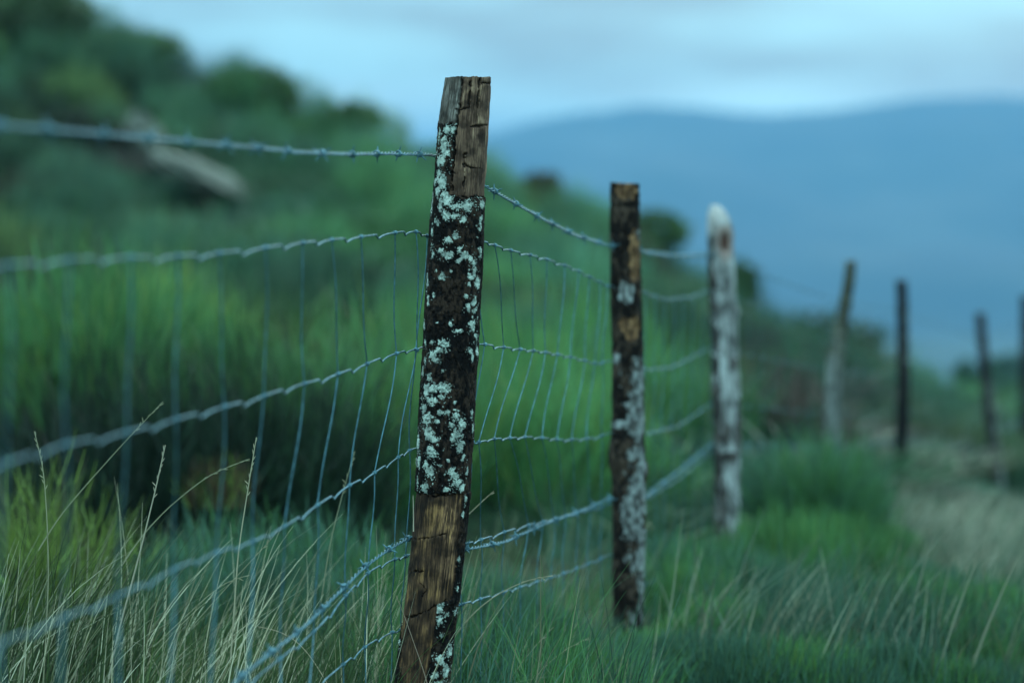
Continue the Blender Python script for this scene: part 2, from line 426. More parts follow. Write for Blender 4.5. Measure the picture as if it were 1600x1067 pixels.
def paint1(d):
    px, py = d['px'], d['py']
    n = fbm(d['arc'] / 5, py / 5, d['back'] * 9.0, 21, 4) - .5
    xk = np.interp(py, [122, 150, 175, 205, 240, 270, 300, 320], [722, 721, 716, 713, 710, 707, 704, 703]) + 3 * n
    bare = ((px > xk) & (py < 307 + 5 * n + 3 * np.sin(px / 6))) | ((px <= xk) & (py < 193 + 16 * n))
    xr = np.interp(py, [765, 800, 850, 900, 931, 937, 960, 1000, 1067], [724, 722, 716.5, 711.5, 706, 685, 683, 676, 667]) + 3 * n
    xlw = np.interp(py, [765, 960, 968, 1067, 1200], [600, 600, 626, 624, 600]) + 5 * n
    low = (py > 767 + 5 * n) & (px < xr) & (px > xlw)
    bare = bare | low
    wc, g, l = wood_colour(d, 31, (.042, .024, .016), (.120, .073, .048), (.36, .24, .15), 1.0, -.02)
    wl, g2, l2 = wood_colour(d, 47, (.016, .009, .006), (.062, .034, .018), (.24, .13, .052), 1.1, -.01)
    strip = sstep(22, 6, np.abs(px - np.interp(py, [770, 900, 1067], [708, 702, 690]))) * sstep(935, 880, py) * sstep(765, 785, py)
    wl = wl * (1 + 1.5 * (strip * sstep(.35, .6, g2))[..., None])
    grey = (px <= xk)
    wg, _, _ = wood_colour(d, 61, (.04, .032, .026), (.13, .115, .10), (.30, .28, .24))
    wc = np.where(grey[..., None], wg, wc)
    wcol = np.where((py > 500)[..., None], wl, wc)
    bc, bg, fis = bark_colour(d, 83)
    sp, n2 = spots_mask(d, P1_SPOTS, 91)
    speck = fbm(d['arc'] / 1.6, py / 1.6, d['back'] * 9.0, 93, 2)
    area = fbm(d['arc'] / 14, py / 20, d['back'] * 9.0, 95, 3)
    specks = (speck > .86 - .20 * sstep(.5, .75, area)) & (sp < 2.6)
    lich = ((sp < 1.0) | specks) & (~bare) & ~((speck < .22) & (sp > .4))
    lcol = lerp_c((.13, .165, .145), (.40, .47, .41), sstep(.2, .75, fbm(d['arc'] / 3, py / 3, d['back'] * 9.0, 97, 4) + .25 * (sp < .6)))
    lcol = lcol * (.72 + .45 * sstep(.3, .6, fbm(d['arc'] / 9, py / 9, 0, 98, 2)))[..., None]
    colr = np.where(lich[..., None], lcol, np.where(bare[..., None], wcol, bc))
    # splits and checks in the bare wood
    long = [[(722, 124), (720, 160), (715, 185), (713, 210), (709, 250), (706, 296)], [(736, 130), (735, 172)], [(752, 126), (748, 170)], [(728, 240), (726, 300)]]
    across = [[(714, 173), (735, 172)], [(736, 199), (764, 198)], [(724, 257), (738, 263), (755, 264)], [(706, 271), (722, 272)], [(706, 304), (730, 308), (745, 306), (759, 309)],
              [(646, 770), (680, 771), (724, 764)], [(646, 838), (668, 836), (690, 830), (698, 828)], [(640, 890), (665, 886)], [(634, 962), (660, 950), (700, 932)], [(657, 905), (668, 915), (660, 925)],
              [(755, 130), (769, 132)]]
    ck = np.maximum(crack_lines(d, long, 1.6), crack_lines(d, across, 1.3)) * (~d['back'])
    ck = ck * (bare | (py < 320))
    colr = colr * (1 - .85 * ck[..., None] * (~lich)[..., None])
    disp = np.where(bare, np.where(grey & (py < 260), -.6, -2.6) + 1.3 * (g - .5) + 2 * (l - .5), 0.0)
    disp = disp + np.where(~bare, 3.2 * (bg - .5) - 1.8 * sstep(.86, .97, fis), 0)
    disp = disp + np.where(lich, 1.1 + 2.0 * n2, 0) - 4.0 * ck
    # a knot swelling the bark
    kq = np.sqrt(((px - 688) / 20) ** 2 + ((py - 496) / 17) ** 2)
    disp = disp + (~d['back']) * (3.5 * np.exp(-kq ** 2 * 1.2) - 3.0 * np.exp(-(kq / .35) ** 2) + .8 * np.sin(kq * 16) * np.exp(-kq ** 2))
    disp = disp + 2.5 * (fbm(d['cs'] * 1.5, py / 60, d['sn'] * 1.5, 101, 3) - .5)
    # thick bark lip beside the lower bare face
    lip = sstep(0, 7, px - xr) * (py > 767) * (py < 940) * (~d['back'])
    disp = disp + 1.5 * lip
    cls = np.where(lich, 2, np.where(bare, 0, 1)).astype(int)
    return cls, disp, colr

Y1, Y2, Y3, Y4, Y5, Y6, Y7 = 4.84, 6.2, 7.75, 9.5, 11.0, 13.0, 14.6
post('fence_post', 'nearest post, dark bark blotched with pale lichen, bare brown wood at top and bottom', P1, Y1, 300, 1000, paint1, WOOD_BARK_LICHEN, 1, .01)

# ---- second post: black bark, orange bare patches, grey lichen below
P2 = [(287, 954, 999), (340, 953, 999), (400, 953, 1001), (470, 954, 1003), (540, 957, 1005), (600, 956, 1006), (660, 956, 1008), (700, 955, 1008), (760, 957, 1008), (830, 957, 1009), (900, 957, 1007), (985, 958, 1004)]
def paint2(d):
    px, py = d['px'], d['py']
    n = fbm(d['arc'] / 7, py / 9, d['back'] * 9.0, 121, 4) - .5
    def blob(x, y, rx, ry): return np.sqrt(((px - x) / rx) ** 2 + ((py - y) / ry) ** 2) + 1.3 * n < 1
    bare = (blob(977, 298, 17, 15) | blob(991, 395, 9, 34) | blob(992, 424, 8, 14) | blob(983, 508, 17, 17) | blob(985, 522, 9, 14)) & ~d['back']
    pale = blob(978, 458, 13, 15) & ~d['back']
    lichb = (sstep(0, .25, (px - d['c']) / d['hw'] + 2.4 * n + .10) * (py > 555) * sstep(.42, .50, fbm(d['arc'] / 9, py / 22, d['back'] * 9., 131, 4))) > .5
    lich = (lichb | blob(996, 370, 6, 9) | blob(963, 560, 6, 8) | blob(975, 662, 26, 6) | blob(1000, 648, 10, 26) | pale | blob(985, 800, 16, 34) | blob(1000, 870, 8, 20)) & ~(blob(975, 910, 18, 40))
    dd = dict(d)
    wc, g, l = wood_colour(dd, 141, (.07, .036, .018), (.21, .115, .055), (.40, .23, .11), 1.0, .05)
    bc, bg, fis = bark_colour(dd, 151, 1.0, (.008, .006, .005), (.060, .042, .030))
    lcol = lerp_c((.06, .06, .056), (.28, .31, .30), sstep(.30, .72, fbm(d['arc'] / 5, py / 9, d['back'] * 9., 161, 4)))
    lich = lich & ~bare
    colr = np.where(lich[..., None], lcol, np.where(bare[..., None], wc, bc))
    disp = np.where(bare, -2.0, 0) + 4 * (bg - .5) - 2 * sstep(.85, .97, fis) + 4 * (fbm(d['cs'] * 1.5, py / 45, d['sn'] * 1.5, 171, 3) - .5)
    disp = disp + 6 * np.exp(-(((px - 952) / 10) ** 2 + ((py - 715) / 16) ** 2)) + 5 * np.exp(-(((px - 1010) / 8) ** 2 + ((py - 735) / 16) ** 2))
    return np.where(lich, 2, np.where(bare, 0, 1)).astype(int), disp, colr
post('fence_post', 'second post along the fence, blackened bark with orange bare patches and greyish lower half', P2, Y2, 150, 420, paint2, WOOD_BARK_LICHEN, 2, -.05)

# ---- third post: silver grey, white chiselled top with a brown hollow
P3 = [(321, 1112, 1124), (328, 1109, 1132), (338, 1106, 1139), (352, 1105, 1144), (366, 1105, 1146), (380, 1106, 1146), (420, 1108, 1148), (480, 1110, 1151), (520, 1112, 1152), (600, 1113, 1155), (680, 1116, 1157), (760, 1117, 1156), (845, 1117, 1153)]
def paint3(d):
    px, py = d['px'], d['py']
    n = fbm(d['arc'] / 7, py / 12, d['back'] * 9.0, 221, 4) - .5
    wc, g, l = wood_colour(d, 241, (.10, .105, .10), (.25, .26, .255), (.42, .45, .44), 1.0, .05)
    white = sstep(366, 338, py + 22 * n + .7 * (px - 1120)) * (.55 + .9 * sstep(.35, .6, g))
    white = np.clip(white, 0, 1)
    wc = wc * (1 - white[..., None]) + np.array([.44, .42, .40]) * white[..., None]
    q = np.sqrt(((px - 1131) / 9) ** 2 + ((py - 376) / 20) ** 2) + .6 * n
    hollow = sstep(1.15, .7, q) * (~d['back'])
    wc = wc * (1 - hollow[..., None]) + np.array([.075, .034, .024]) * hollow[..., None]
    pink = sstep(1.9, 1.1, q) * (1 - hollow) * (py > 352) * (~d['back'])
    wc = wc * (1 - .8 * pink[..., None]) + np.array([.30, .21, .18]) * .8 * pink[..., None]
    bc, bg, fis = bark_colour(d, 251, 1.0, (.03, .028, .026), (.11, .095, .085))
    bark = ((d['u'] + 1.6 * n < -.62) & (py > 395)) | (np.sqrt(((px - 1135) / 14) ** 2 + ((py - 711) / 8) ** 2) + n < 1) | ((fbm(d['arc'] / 6, py / 40, d['back'] * 9., 261, 3) > .58) & (py > 560))
    colr = np.where(bark[..., None], bc, wc)
    disp = 2.5 * (g - .5) + np.where(bark, 1.2, 0) - 5 * hollow + 4 * (fbm(d['cs'] * 1.5, py / 40, d['sn'] * 1.5, 271, 3) - .5)
    disp = disp + 4 * np.exp(-(((px - 1152) / 8) ** 2 + ((py - 486) / 10) ** 2))
    return bark.astype(int), disp, colr
post('fence_post', 'third post, silvery grey wood with whitened pointed top above a brown hollow', P3, Y3, 110, 320, paint3, WOOD_BARK_LICHEN, 3, -.1)

def paint_far(seed, dark, lite, bare_lo=None, split=None):
    def paint(d):
        px, py = d['px'], d['py']
        bc, bg, fis = bark_colour(d, seed, .6, dark, lite)
        n = fbm(d['arc'] / 4, py / 8, d['back'] * 9.0, seed + 3, 3) - .5
        cls = np.ones(px.shape, int)
        if bare_lo is not None:
            wc, g, l = wood_colour(d, seed + 11, bare_lo[0], bare_lo[1], bare_lo[2], .6)
            m = split(px, py, n, d)
            bc = np.where(m[..., None], wc, bc); cls = np.where(m, 0, 1)
        disp = 2.4 * (bg - .5) + 2.5 * (fbm(d['cs'] * 1.5, py / 22, d['sn'] * 1.5, seed + 21, 3) - .5)
        return cls, disp, bc
    return paint
GREY = ((.10, .12, .115), (.22, .25, .24), (.32, .36, .34))
P4 = [(408, 1321, 1337), (440, 1318, 1336), (480, 1309, 1330), (520, 1302, 1325), (560, 1292, 1317), (600, 1290, 1314), (680, 1287, 1312), (720, 1285, 1311)]
post('fence_post', 'crooked post leaning right, dark above and pale grey below, half sunk in bushes', P4, Y4, 60, 160, paint_far(311, (.03, .034, .026), (.15, .155, .115), ((.05, .055, .05), (.15, .165, .155), (.26, .29, .275)), lambda px, py, n, d: (py > 548 + 170 * n)), WOOD_BARK_LICHEN, 4, .1)
P5 = [(438, 1400, 1416), (480, 1401, 1419), (540, 1402, 1421), (600, 1402, 1422), (660, 1400, 1420), (745, 1396, 1417)]
post('fence_post', 'slim straight black post between the crooked post and the farther leaning one', P5, Y5, 60, 160, paint_far(331, (.006, .0065, .008), (.025, .022, .024), GREY, lambda px, py, n, d: (d['u'] + 2 * n > .72) & (np.abs(py - 520) < 45)), WOOD_BARK_LICHEN, 5, 0)
P6 = [(489, 1524, 1539), (540, 1527, 1543), (590, 1531, 1548), (640, 1537, 1554), (690, 1544, 1561), (742, 1550, 1567)]
post('fence_post', 'thin dark post tilting left, its foot in pale grass at the right', P6, Y6, 60, 160, paint_far(351, (.012, .011, .013), (.05, .042, .045), GREY, lambda px, py, n, d: (d['u'] + 2 * n > .7) & (py > 600)), WOOD_BARK_LICHEN, 6, 0)
P7 = [(462, 1596, 1612), (540, 1595, 1612), (600, 1594, 1612), (700, 1593, 1612)]
post('fence_post', 'dark post cut off by the right edge of the picture', P7, Y7, 60, 140, paint_far(371, (.008, .009, .01), (.03, .028, .03)), WOOD_BARK_LICHEN, 7, 0)

# ------------------------------------------------------------------ wire
def tube(P, r, sides=6, twist=0.0):
    """tube along polyline P (n,3); returns verts, quads"""
    P = np.asarray(P, float); n = len(P)
    T = np.gradient(P, axis=0); T /= np.linalg.norm(T, axis=1)[:, None] + 1e-12
    ref = np.array([0, 0, 1.0])
    if abs(T[:, 2]).mean() > .8: ref = np.array([1.0, 0, 0])
    U = np.cross(T, ref); U /= np.linalg.norm(U, axis=1)[:, None] + 1e-12
    W = np.cross(U, T)
    a = np.linspace(0, 2 * math.pi, sides, endpoint=False)
    rr = np.broadcast_to(np.asarray(r, float), (n,))[:, None, None]
    V = P[:, None] + rr * (np.cos(a)[None, :, None] * U[:, None] + np.sin(a)[None, :, None] * W[:, None])
    idx = np.arange(n * sides).reshape(n, sides)
    Fq = np.stack([idx[:-1], np.roll(idx, -1, 1)[:-1], np.roll(idx, -1, 1)[1:], idx[1:]], -1).reshape(-1, 4)
    return V.reshape(-1, 3), Fq

class MB:
    def __init__(s): s.v = []; s.f = []; s.n = 0
    def add(s, vf):
        v, f = vf; s.v.append(v); s.f.append(f + s.n); s.n += len(v)
    def build(s, name, mat, parent=None, base=0):
        return link(name, mesh_data(name, np.concatenate(s.v) - base, np.concatenate(s.f)), mat, parent)

BEH = .062                                              # the wires run along the far side of the posts
def pc(prof, Y):
    p = prof[len(prof) // 2]; return at_y((p[1] + p[2]) / 2, p[0], Y)[:2]
c1 = pc(P1, Y1); c2 = pc(P2, Y2); c3 = pc(P3, Y3); c4 = pc(P4, Y4); c5 = pc(P5, Y5); c6 = pc(P6, Y6); c7 = pc(P7, Y7)
K1 = c1 + [-.02, BEH]; K2 = c2 + [-.025, .04]; K3 = c3 + [-.02, .045]; K4 = c4 + [-.02, .03]; K5 = c5 + [-.02, .03]; K6 = c6 + [-.02, .03]; K7 = c7 + [-.02, .03]
L0 = at_y(0, 420, 2.78)[:2]                             # where the near run leaves the frame

# rows: pixel traces left of post 1, between posts 1-2 and posts 2-3
left_rows = {
 'barb_top': [(0, 196), (100, 204), (200, 213), (300, 222), (400, 231), (470, 238), (540, 241), (610, 240), (680, 242)],
 'n1': [(0, 421), (60, 416), (160, 409), (240, 408), (320, 403), (390, 396), (450, 387), (510, 380), (560, 375), (610, 369), (650, 364), (672, 373)],
 'n2': [(0, 732), (90, 703), (200, 681), (270, 662), (350, 641), (400, 628), (450, 611), (510, 595), (560, 578), (600, 562), (664, 543)],
 'n3': [(0, 1010), (60, 987), (200, 930), (290, 886), (350, 864), (400, 849), (450, 824), (500, 791), (550, 760), (580, 746), (605, 729), (645, 702)],
 'n4': [(390, 1070), (440, 1032), (500, 983), (530, 946), (555, 918), (575, 898), (605, 881), (637, 869)],
 'barb_low': [(362, 1068), (430, 1013), (470, 984), (510, 944), (540, 915), (565, 889), (595, 866), (615, 853), (646, 836)],
 'n5': [(500, 1072), (545, 1035), (565, 1017), (600, 996), (620, 987)],
}
mid_rows = {
 'barb_top': [(762, 293), (800, 315), (850, 343), (900, 368), (950, 383)],
 'n1': [(755, 379), (800, 395), (850, 407), (900, 424), (950, 449)],
 'n2': [(748, 541), (800, 547), (850, 552), (900, 562), (930, 570), (955, 566)],
 'n3': [(742, 693), (770, 688), (830, 685), (880, 690), (920, 688), (960, 678)],
 'n4': [(728, 852), (770, 840), (830, 822), (890, 806), (955, 790)],
 'barb_low': [(728, 858), (790, 846), (850, 818), (900, 801), (955, 778)],
 'n5': [(722, 946), (780, 930), (830, 914), (880, 898), (955, 868)],
}
far_rows = {
 'barb_top': [(1003, 393), (1050, 400), (1108, 398)],
 'n1': [(1005, 459), (1040, 470), (1080, 466), (1110, 455)],
 'n2': [(1006, 580), (1050, 576), (1110, 545)],
 'n3': [(1008, 680), (1060, 668), (1112, 632)],
 'n4': [(1008, 782), (1060, 750), (1112, 706)],
 'barb_low': [(1008, 776), (1060, 736), (1112, 694)],
 'n5': [(1006, 918), (1060, 885), (1115, 838)],
}
def tops(P, Y):
    return at_y((P[0][1] + P[0][2]) / 2, P[0][0], Y)[2]
H3 = {r: at_y(*far_rows[r][-1], K3[1])[2] for r in far_rows}
def row_path(r):
    pts = []
    l = np.array(left_rows[r], float)
    A = at_y(l[-1, 0], l[-1, 1], Y1 + .045)[:2]
    p = on_plane(l[:, 0], l[:, 1], A, A + (L0 - K1))
    u = (L0 - K1) / np.linalg.norm(L0 - K1)
    s = (p[:, :2] - K1) @ u
    o_ = np.argsort(-s); p, s = p[o_], s[o_]
    sl = (p[2, 2] - p[0, 2]) / (s[2] - s[0]) if r != 'n5' else 0
    sl = max(-.03, min(.03, sl))
    s_end = 3.5
    ext = np.array([[*(K1 + u * q), p[0, 2] + sl * (q - s[0])] for q in np.linspace(s_end, s[0] + .15, 6)])
    pts += list(ext) + list(p)
    m = np.array(mid_rows[r], float); A = at_y(m[0, 0], m[0, 1], Y1 + .05)[:2]
    k1 = (np.array(left_rows[r][-1], float) + m[0]) / 2
    pts.append(at_y(k1[0], k1[1], Y1 + .068)); pts += list(on_plane(m[:, 0], m[:, 1], A, K2))
    m = np.array(far_rows[r], float); pts += list(on_plane(m[:, 0], m[:, 1], K2 + [0.012, 0], K3))
    z3 = H3[r] - tops(P3, Y3)
    for K, P, Y in ((K4, P4, Y4), (K5, P5, Y5), (K6, P6, Y6), (K7, P7, Y7)):
        pts.append(np.array([*K, tops(P, Y) + z3 * .95]))
    return np.array(pts)

def resample(P, step):
    P = np.asarray(P, float)
    d = np.r_[0, np.cumsum(np.linalg.norm(np.diff(P, axis=0), axis=1))]
    q = np.arange(0, d[-1], step)
    Q = np.stack([np.interp(q, d, P[:, k]) for k in range(3)], -1)
    w = max(2, min(int(round(.022 / step)), len(Q) // 8))
    for _ in range(3):                                  # rounded corners
        pad = np.concatenate([2 * Q[:1] - Q[w:0:-1], Q, 2 * Q[-1:] - Q[-2:-w - 2:-1]])
        c = np.cumsum(np.vstack([np.zeros((1, 3)), pad]), 0)
        Q = (c[2 * w + 1:] - c[:-2 * w - 1]) / (2 * w + 1)
    return Q, q

def frame(P):
    T = np.gradient(P, axis=0); T /= np.linalg.norm(T, axis=1)[:, None] + 1e-12
    U = np.cross(T, [0, 0, 1.0]); U /= np.linalg.norm(U, axis=1)[:, None] + 1e-12
    return T, U, np.cross(U, T)

def thin(P):                                            # lighter gauge beyond the third post
    return np.interp(np.atleast_2d(P)[:, 1], [K3[1], K3[1] + .3], [1, .32])

def barbed(row, label, seed):
    P, q = resample(row_path(row), .004)
    T, U, W = frame(P)
    base = P[len(P) // 4].copy()
    root = empty('barbed_wire', base)
    tag(root, label, 'barbed wire', 'barbed wires of the fence')
    rr = np.random.default_rng(seed)
    ph = 2 * math.pi * q / .046 + 1.2 * np.sin(q * 5)
    R = .0022
    for s in (0, math.pi):
        S = P + R * thin(P)[:, None] * (np.cos(ph + s)[:, None] * U + np.sin(ph + s)[:, None] * W)
        m = MB(); m.add(tube(S, .00145 * thin(P), 6)); m.build('strand', M_wire, root, base)
    sb = .10
    while sb < q[-1] - .05:
        i = int(sb / .004)
        if i >= len(P) - 6: break
        m = MB(); c = P[i]
        ph0 = rr.uniform(0, 6.3)
        # coil round the strands
        t = np.linspace(0, 1, 40)
        coil = c + T[i] * ((t - .5) * .014)[:, None] + .0052 * (np.cos(ph0 + t * 15.7)[:, None] * U[i] + np.sin(ph0 + t * 15.7)[:, None] * W[i])
        m.add(tube(coil, .0015, 5))
        for k in range(4):
            a = ph0 + k * math.pi / 2 + rr.uniform(-.35, .35)
            d = math.cos(a) * U[i] + math.sin(a) * W[i] + T[i] * rr.uniform(-.5, .5)
            d /= np.linalg.norm(d)
            s0 = c + T[i] * ((k % 2) - .5) * .010
            L = rr.uniform(.012, .017) * thin(c)[0]
            tt = np.linspace(0, 1, 4)[:, None]
            m.add(tube(s0 + d * (.003 + L * tt), np.array([.0015, .0015, .0013, .0004]), 5))
        m.build('barb', M_wire, root, base)
        sb += rr.uniform(.14, .20)
    return root
barbed('barb_top', 'topmost strand of twisted barbed wire, running just below the post tops', 5)
barbed('barb_low', 'lower strand of twisted barbed wire, low over the grass', 6)

# ---- woven netting: five line wires, one stay per column
net_rows = ['n1', 'n2', 'n3', 'n4', 'n5']
paths = {r: resample(row_path(r), .004) for r in net_rows}
netbase = np.array([K1[0], K1[1], 0.0])
net = empty('wire_netting', netbase)
tag(net, 'galvanised woven wire netting with thin upright stays, below the topmost strand', 'wire netting')
# columns as pixel x at each row
cols_left = [[668, 650, 640, 634, 628], [650, 651, 622, 617, 613], [617, 620, 585, 575, 570], [564, 574, 546, 540, 536], [518, 528, 496, 490, 486], [473, 476, 445, 438, 430], [414, 412, 395, 388, 380], [343, 351, 338, 328, 318],
             [278, 275, 273, 262, 252], [203, 198, 184, 174, 160], [109, 105, 98, 88, 70], [12, 9, 0, -14, -30]]
cols_mid = [[745, 757, 736, 726, 722], [773, 787, 748, 751, 750], [798, 813, 772, 788, 786], [828, 833, 796, 826, 812], [854, 852, 820, 848, 838], [882, 871, 847, 866, 860], [904, 891, 870, 884, 880], [921, 914, 893, 902, 900], [937, 929, 916, 922, 918], [949, 941, 940, 940, 938]]
cols_far = [[1000 + k * 15 + 8, 1002 + k * 15 + 5, 1004 + k * 15, 1004 + k * 15 + 4, 1006 + k * 15 + 3] for k in range(8)]
def near_col(r, px, lo, hi):
    """point of row r that appears at pixel column px, searched between depths lo..hi"""
    P, q = paths[r]
    rel = P - CAM
    dep = rel @ FW
    x = CX + F * rel[:, 0] / np.maximum(dep, .05)
    ok = (P[:, 1] > lo) & (P[:, 1] < hi)
    i = np.argmin(np.where(ok, np.abs(x - px), 1e9))
    return i
nodes = []                                              # per column: index on each row
for c in cols_left: nodes.append([near_col(r, x, 1.2, Y1 + .05) for r, x in zip(net_rows, c)])
for c in cols_mid: nodes.append([near_col(r, x, Y1 + .04, K2[1] + .02) for r, x in zip(net_rows, c)])
for c in cols_far: nodes.append([near_col(r, x, K2[1] - .01, K3[1] + .02) for r, x in zip(net_rows, c)])
def by_plan(r, xy):
    P, q = paths[r]
    return int(np.argmin(((P[:, :2] - xy) ** 2).sum(1)))
u0 = (L0 - K1) / np.linalg.norm(L0 - K1)
for sd in np.arange(2.25, 3.4, .2):
    nodes.append([by_plan(r, K1 + u0 * (sd + .01 * k)) for k, r in enumerate(net_rows)])
rr = np.random.default_rng(12)
for A, B in ((K3, K4), (K4, K5), (K5, K6), (K6, K7)):
    L = np.linalg.norm(B - A)
    for sd in np.arange(.1, L, .19):
        j = rr.uniform(-.02, .02, 5)
        nodes.append([by_plan(r, A + (B - A) / L * (sd + j[k])) for k, r in enumerate(net_rows)])
# crimped line wires
lw = {}
for k, r in enumerate(net_rows):
    P, q = paths[r]
    T, U, W = frame(P)
    ks = np.array(sorted(set(q[n[k]] for n in nodes)))
    mids = np.r_[q[0] - .1, (ks[1:] + ks[:-1]) / 2, q[-1] + .1]
    j = np.clip(np.searchsorted(mids, q, side='right') - 1, 0, len(mids) - 2)
    t = np.clip((q - mids[j]) / (mids[j + 1] - mids[j]), 0, 1)
    amp = .0065 * np.clip((mids[j + 1] - mids[j]) / .15, .5, 1.3)
    off = amp * (1 - np.exp(-6 * t)) - amp * sstep(.93, 1.0, t) - .35 * amp
    Q = P + W * off[:, None]
    lw[r] = Q
    m = MB(); m.add(tube(Q[::2], (.0016 if r != 'n1' else .0017) * thin(Q[::2]), 6))
    m.build('line_wire', M_wire, net, netbase)
for n in nodes:
    pts = []
    m = MB()
    for k, r in enumerate(net_rows):
        pts.append(lw[r][n[k]])
    pts = np.array(pts)
    g = pts[-1].copy(); g[2] = max(float(ground(g[0], g[1])) - .02, g[2] - .25)
    pts = np.vstack([pts, g])
    for a, b in zip(pts[:-1], pts[1:]):
        t = np.linspace(0, 1, 12)[:, None]
        bow = .0035 * math.sin(a[0] * 91 + a[2] * 37)
        seg = a + (b - a) * t + np.array([1.0, .3, 0]) * (bow * np.sin(math.pi * t) + .0015 * np.sin(2 * math.pi * t))
        m.add(tube(seg, .0013 * np.interp(seg[:, 1], [K1[1], K1[1] + .1], [1, .82]) * thin(seg), 5))
    for k, r in enumerate(net_rows):                    # hinge knot: the stay wraps the line wire
        P, q = paths[r]; i = min(n[k], len(P) - 2)
        Tt = P[min(i + 1, len(P) - 1)] - P[max(i - 1, 0)]; Tt = Tt / np.linalg.norm(Tt)
        Uu = np.cross(Tt, [0, 0, 1.0]); Ww = np.cross(Uu, Tt)
        t = np.linspace(0, 1, 26)
        coil = lw[r][n[k]] + Tt * ((t - .5) * .012)[:, None] + .0030 * (np.cos(t * 14)[:, None] * Uu + np.sin(t * 14)[:, None] * Ww)
        m.add(tube(coil, .0012, 5))
    m.build('stay_wire', M_wire, net, netbase)

# ------------------------------------------------------------------ vegetation
def blades(base, h, lean, az, curve, width, face, colr, seg=4, taper=1.0):
    """thin curved blades as strips. base (n,3); all others (n,) ; colr (n,3)"""
    n = len(base)
    t = np.linspace(0, 1, seg + 1)[None, :]
    ang = lean[:, None] + curve[:, None] * t
    ds = h[:, None] / seg
    am = (ang[:, 1:] + ang[:, :-1]) / 2
    hor = np.concatenate([np.zeros((n, 1)), np.cumsum(np.sin(am) * ds, 1)], 1)
    ver = np.concatenate([np.zeros((n, 1)), np.cumsum(np.cos(am) * ds, 1)], 1)
    P = base[:, None] + np.stack([hor * np.cos(az)[:, None], hor * np.sin(az)[:, None], ver], -1)
    wd = np.stack([np.cos(face), np.sin(face), np.zeros(n)], -1)[:, None]
    w = (width[:, None] / 2 * (1 - taper * .85 * t ** 1.5))[..., None]
    V = np.stack([P - wd * w, P + wd * w], 2)            # n, seg+1, 2, 3
    idx = np.arange(n * (seg + 1) * 2).reshape(n, seg + 1, 2)
    Fq = np.stack([idx[:, :-1, 0], idx[:, :-1, 1], idx[:, 1:, 1], idx[:, 1:, 0]], -1).reshape(-1, 4)
    C = np.repeat(colr, (seg + 1) * 2, axis=0)
    return V.reshape(-1, 3), Fq, C

def vary(c, n, r, s=.25, tint=None, tp=.2):
    c = np.array(c)[None] * (1 + s * r.normal(size=(n, 1)))
    if tint is not None:
        k = r.uniform(size=n) < tp
        c[k] = np.array(tint)[None] * (1 + s * r.normal(size=(k.sum(), 1)))
    return np.clip(c, .003, .9)

G_BLUE = (.050, .125, .080); G_MID = (.060, .165, .055); G_YEL = (.125, .19, .040); G_DARK = (.018, .044, .027); STRAW = (.27, .265, .165); G_OLD = (.06, .07, .03)

def broom_arrays(r, n, H, R, c0, wid=.007, fine=2, tint=G_YEL, tp=.15):
    """a broom bush: many whippy near-upright stems fanning from a low rootstock, each with side shoots"""
    u = np.sqrt(r.uniform(size=n)); a = r.uniform(0, 2 * math.pi, n)
    bx, by = u * R * .75 * np.cos(a), u * R * .75 * np.sin(a)
    h = H * (1 - .45 * u ** 2) * r.uniform(.65, 1.15, n)
    out = np.stack([bx, by, np.full(n, -.03)], -1)
    lean = .05 + .55 * u * r.uniform(.4, 1.2, n)
    az = a + r.normal(0, .5, n)
    cu = r.normal(-.05, .25, n)
    cc = vary(c0, n, r, .25, tint, tp)
    parts = [blades(out, h, lean, az, cu, np.full(n, wid) * r.uniform(.7, 1.5, n), r.uniform(0, math.pi, n), cc, 4)]
    # side shoots leave from the upper two thirds
    for k in range(fine):
        q = r.uniform(.3, .9, n)
        pos = out + np.stack([np.sin(lean) * h * q * np.cos(az), np.sin(lean) * h * q * np.sin(az), np.cos(lean) * h * q], -1)
        parts.append(blades(pos, h * r.uniform(.2, .42, n), lean + r.uniform(.1, .5, n), az + r.normal(0, 1.2, n), -r.uniform(0, .4, n), np.full(n, wid * .9), r.uniform(0, math.pi, n), cc * r.uniform(.85, 1.3, (n, 1)), 2))
    return parts

def merge(parts):
    v, f, c, n = [], [], [], 0
    for a, b, d in parts:
        v.append(a); f.append(b + n); c.append(d); n += len(a)
    return np.concatenate(v), np.concatenate(f), np.concatenate(c)

def fence_x(y):
    return np.interp(y, [0, 4.84, 6.2, 7.75, 9.5, 11, 13, 14.6, 30], [-1.1, -.115, .29, .68, 1.28, 1.77, 2.56, 3.08, 8.2])

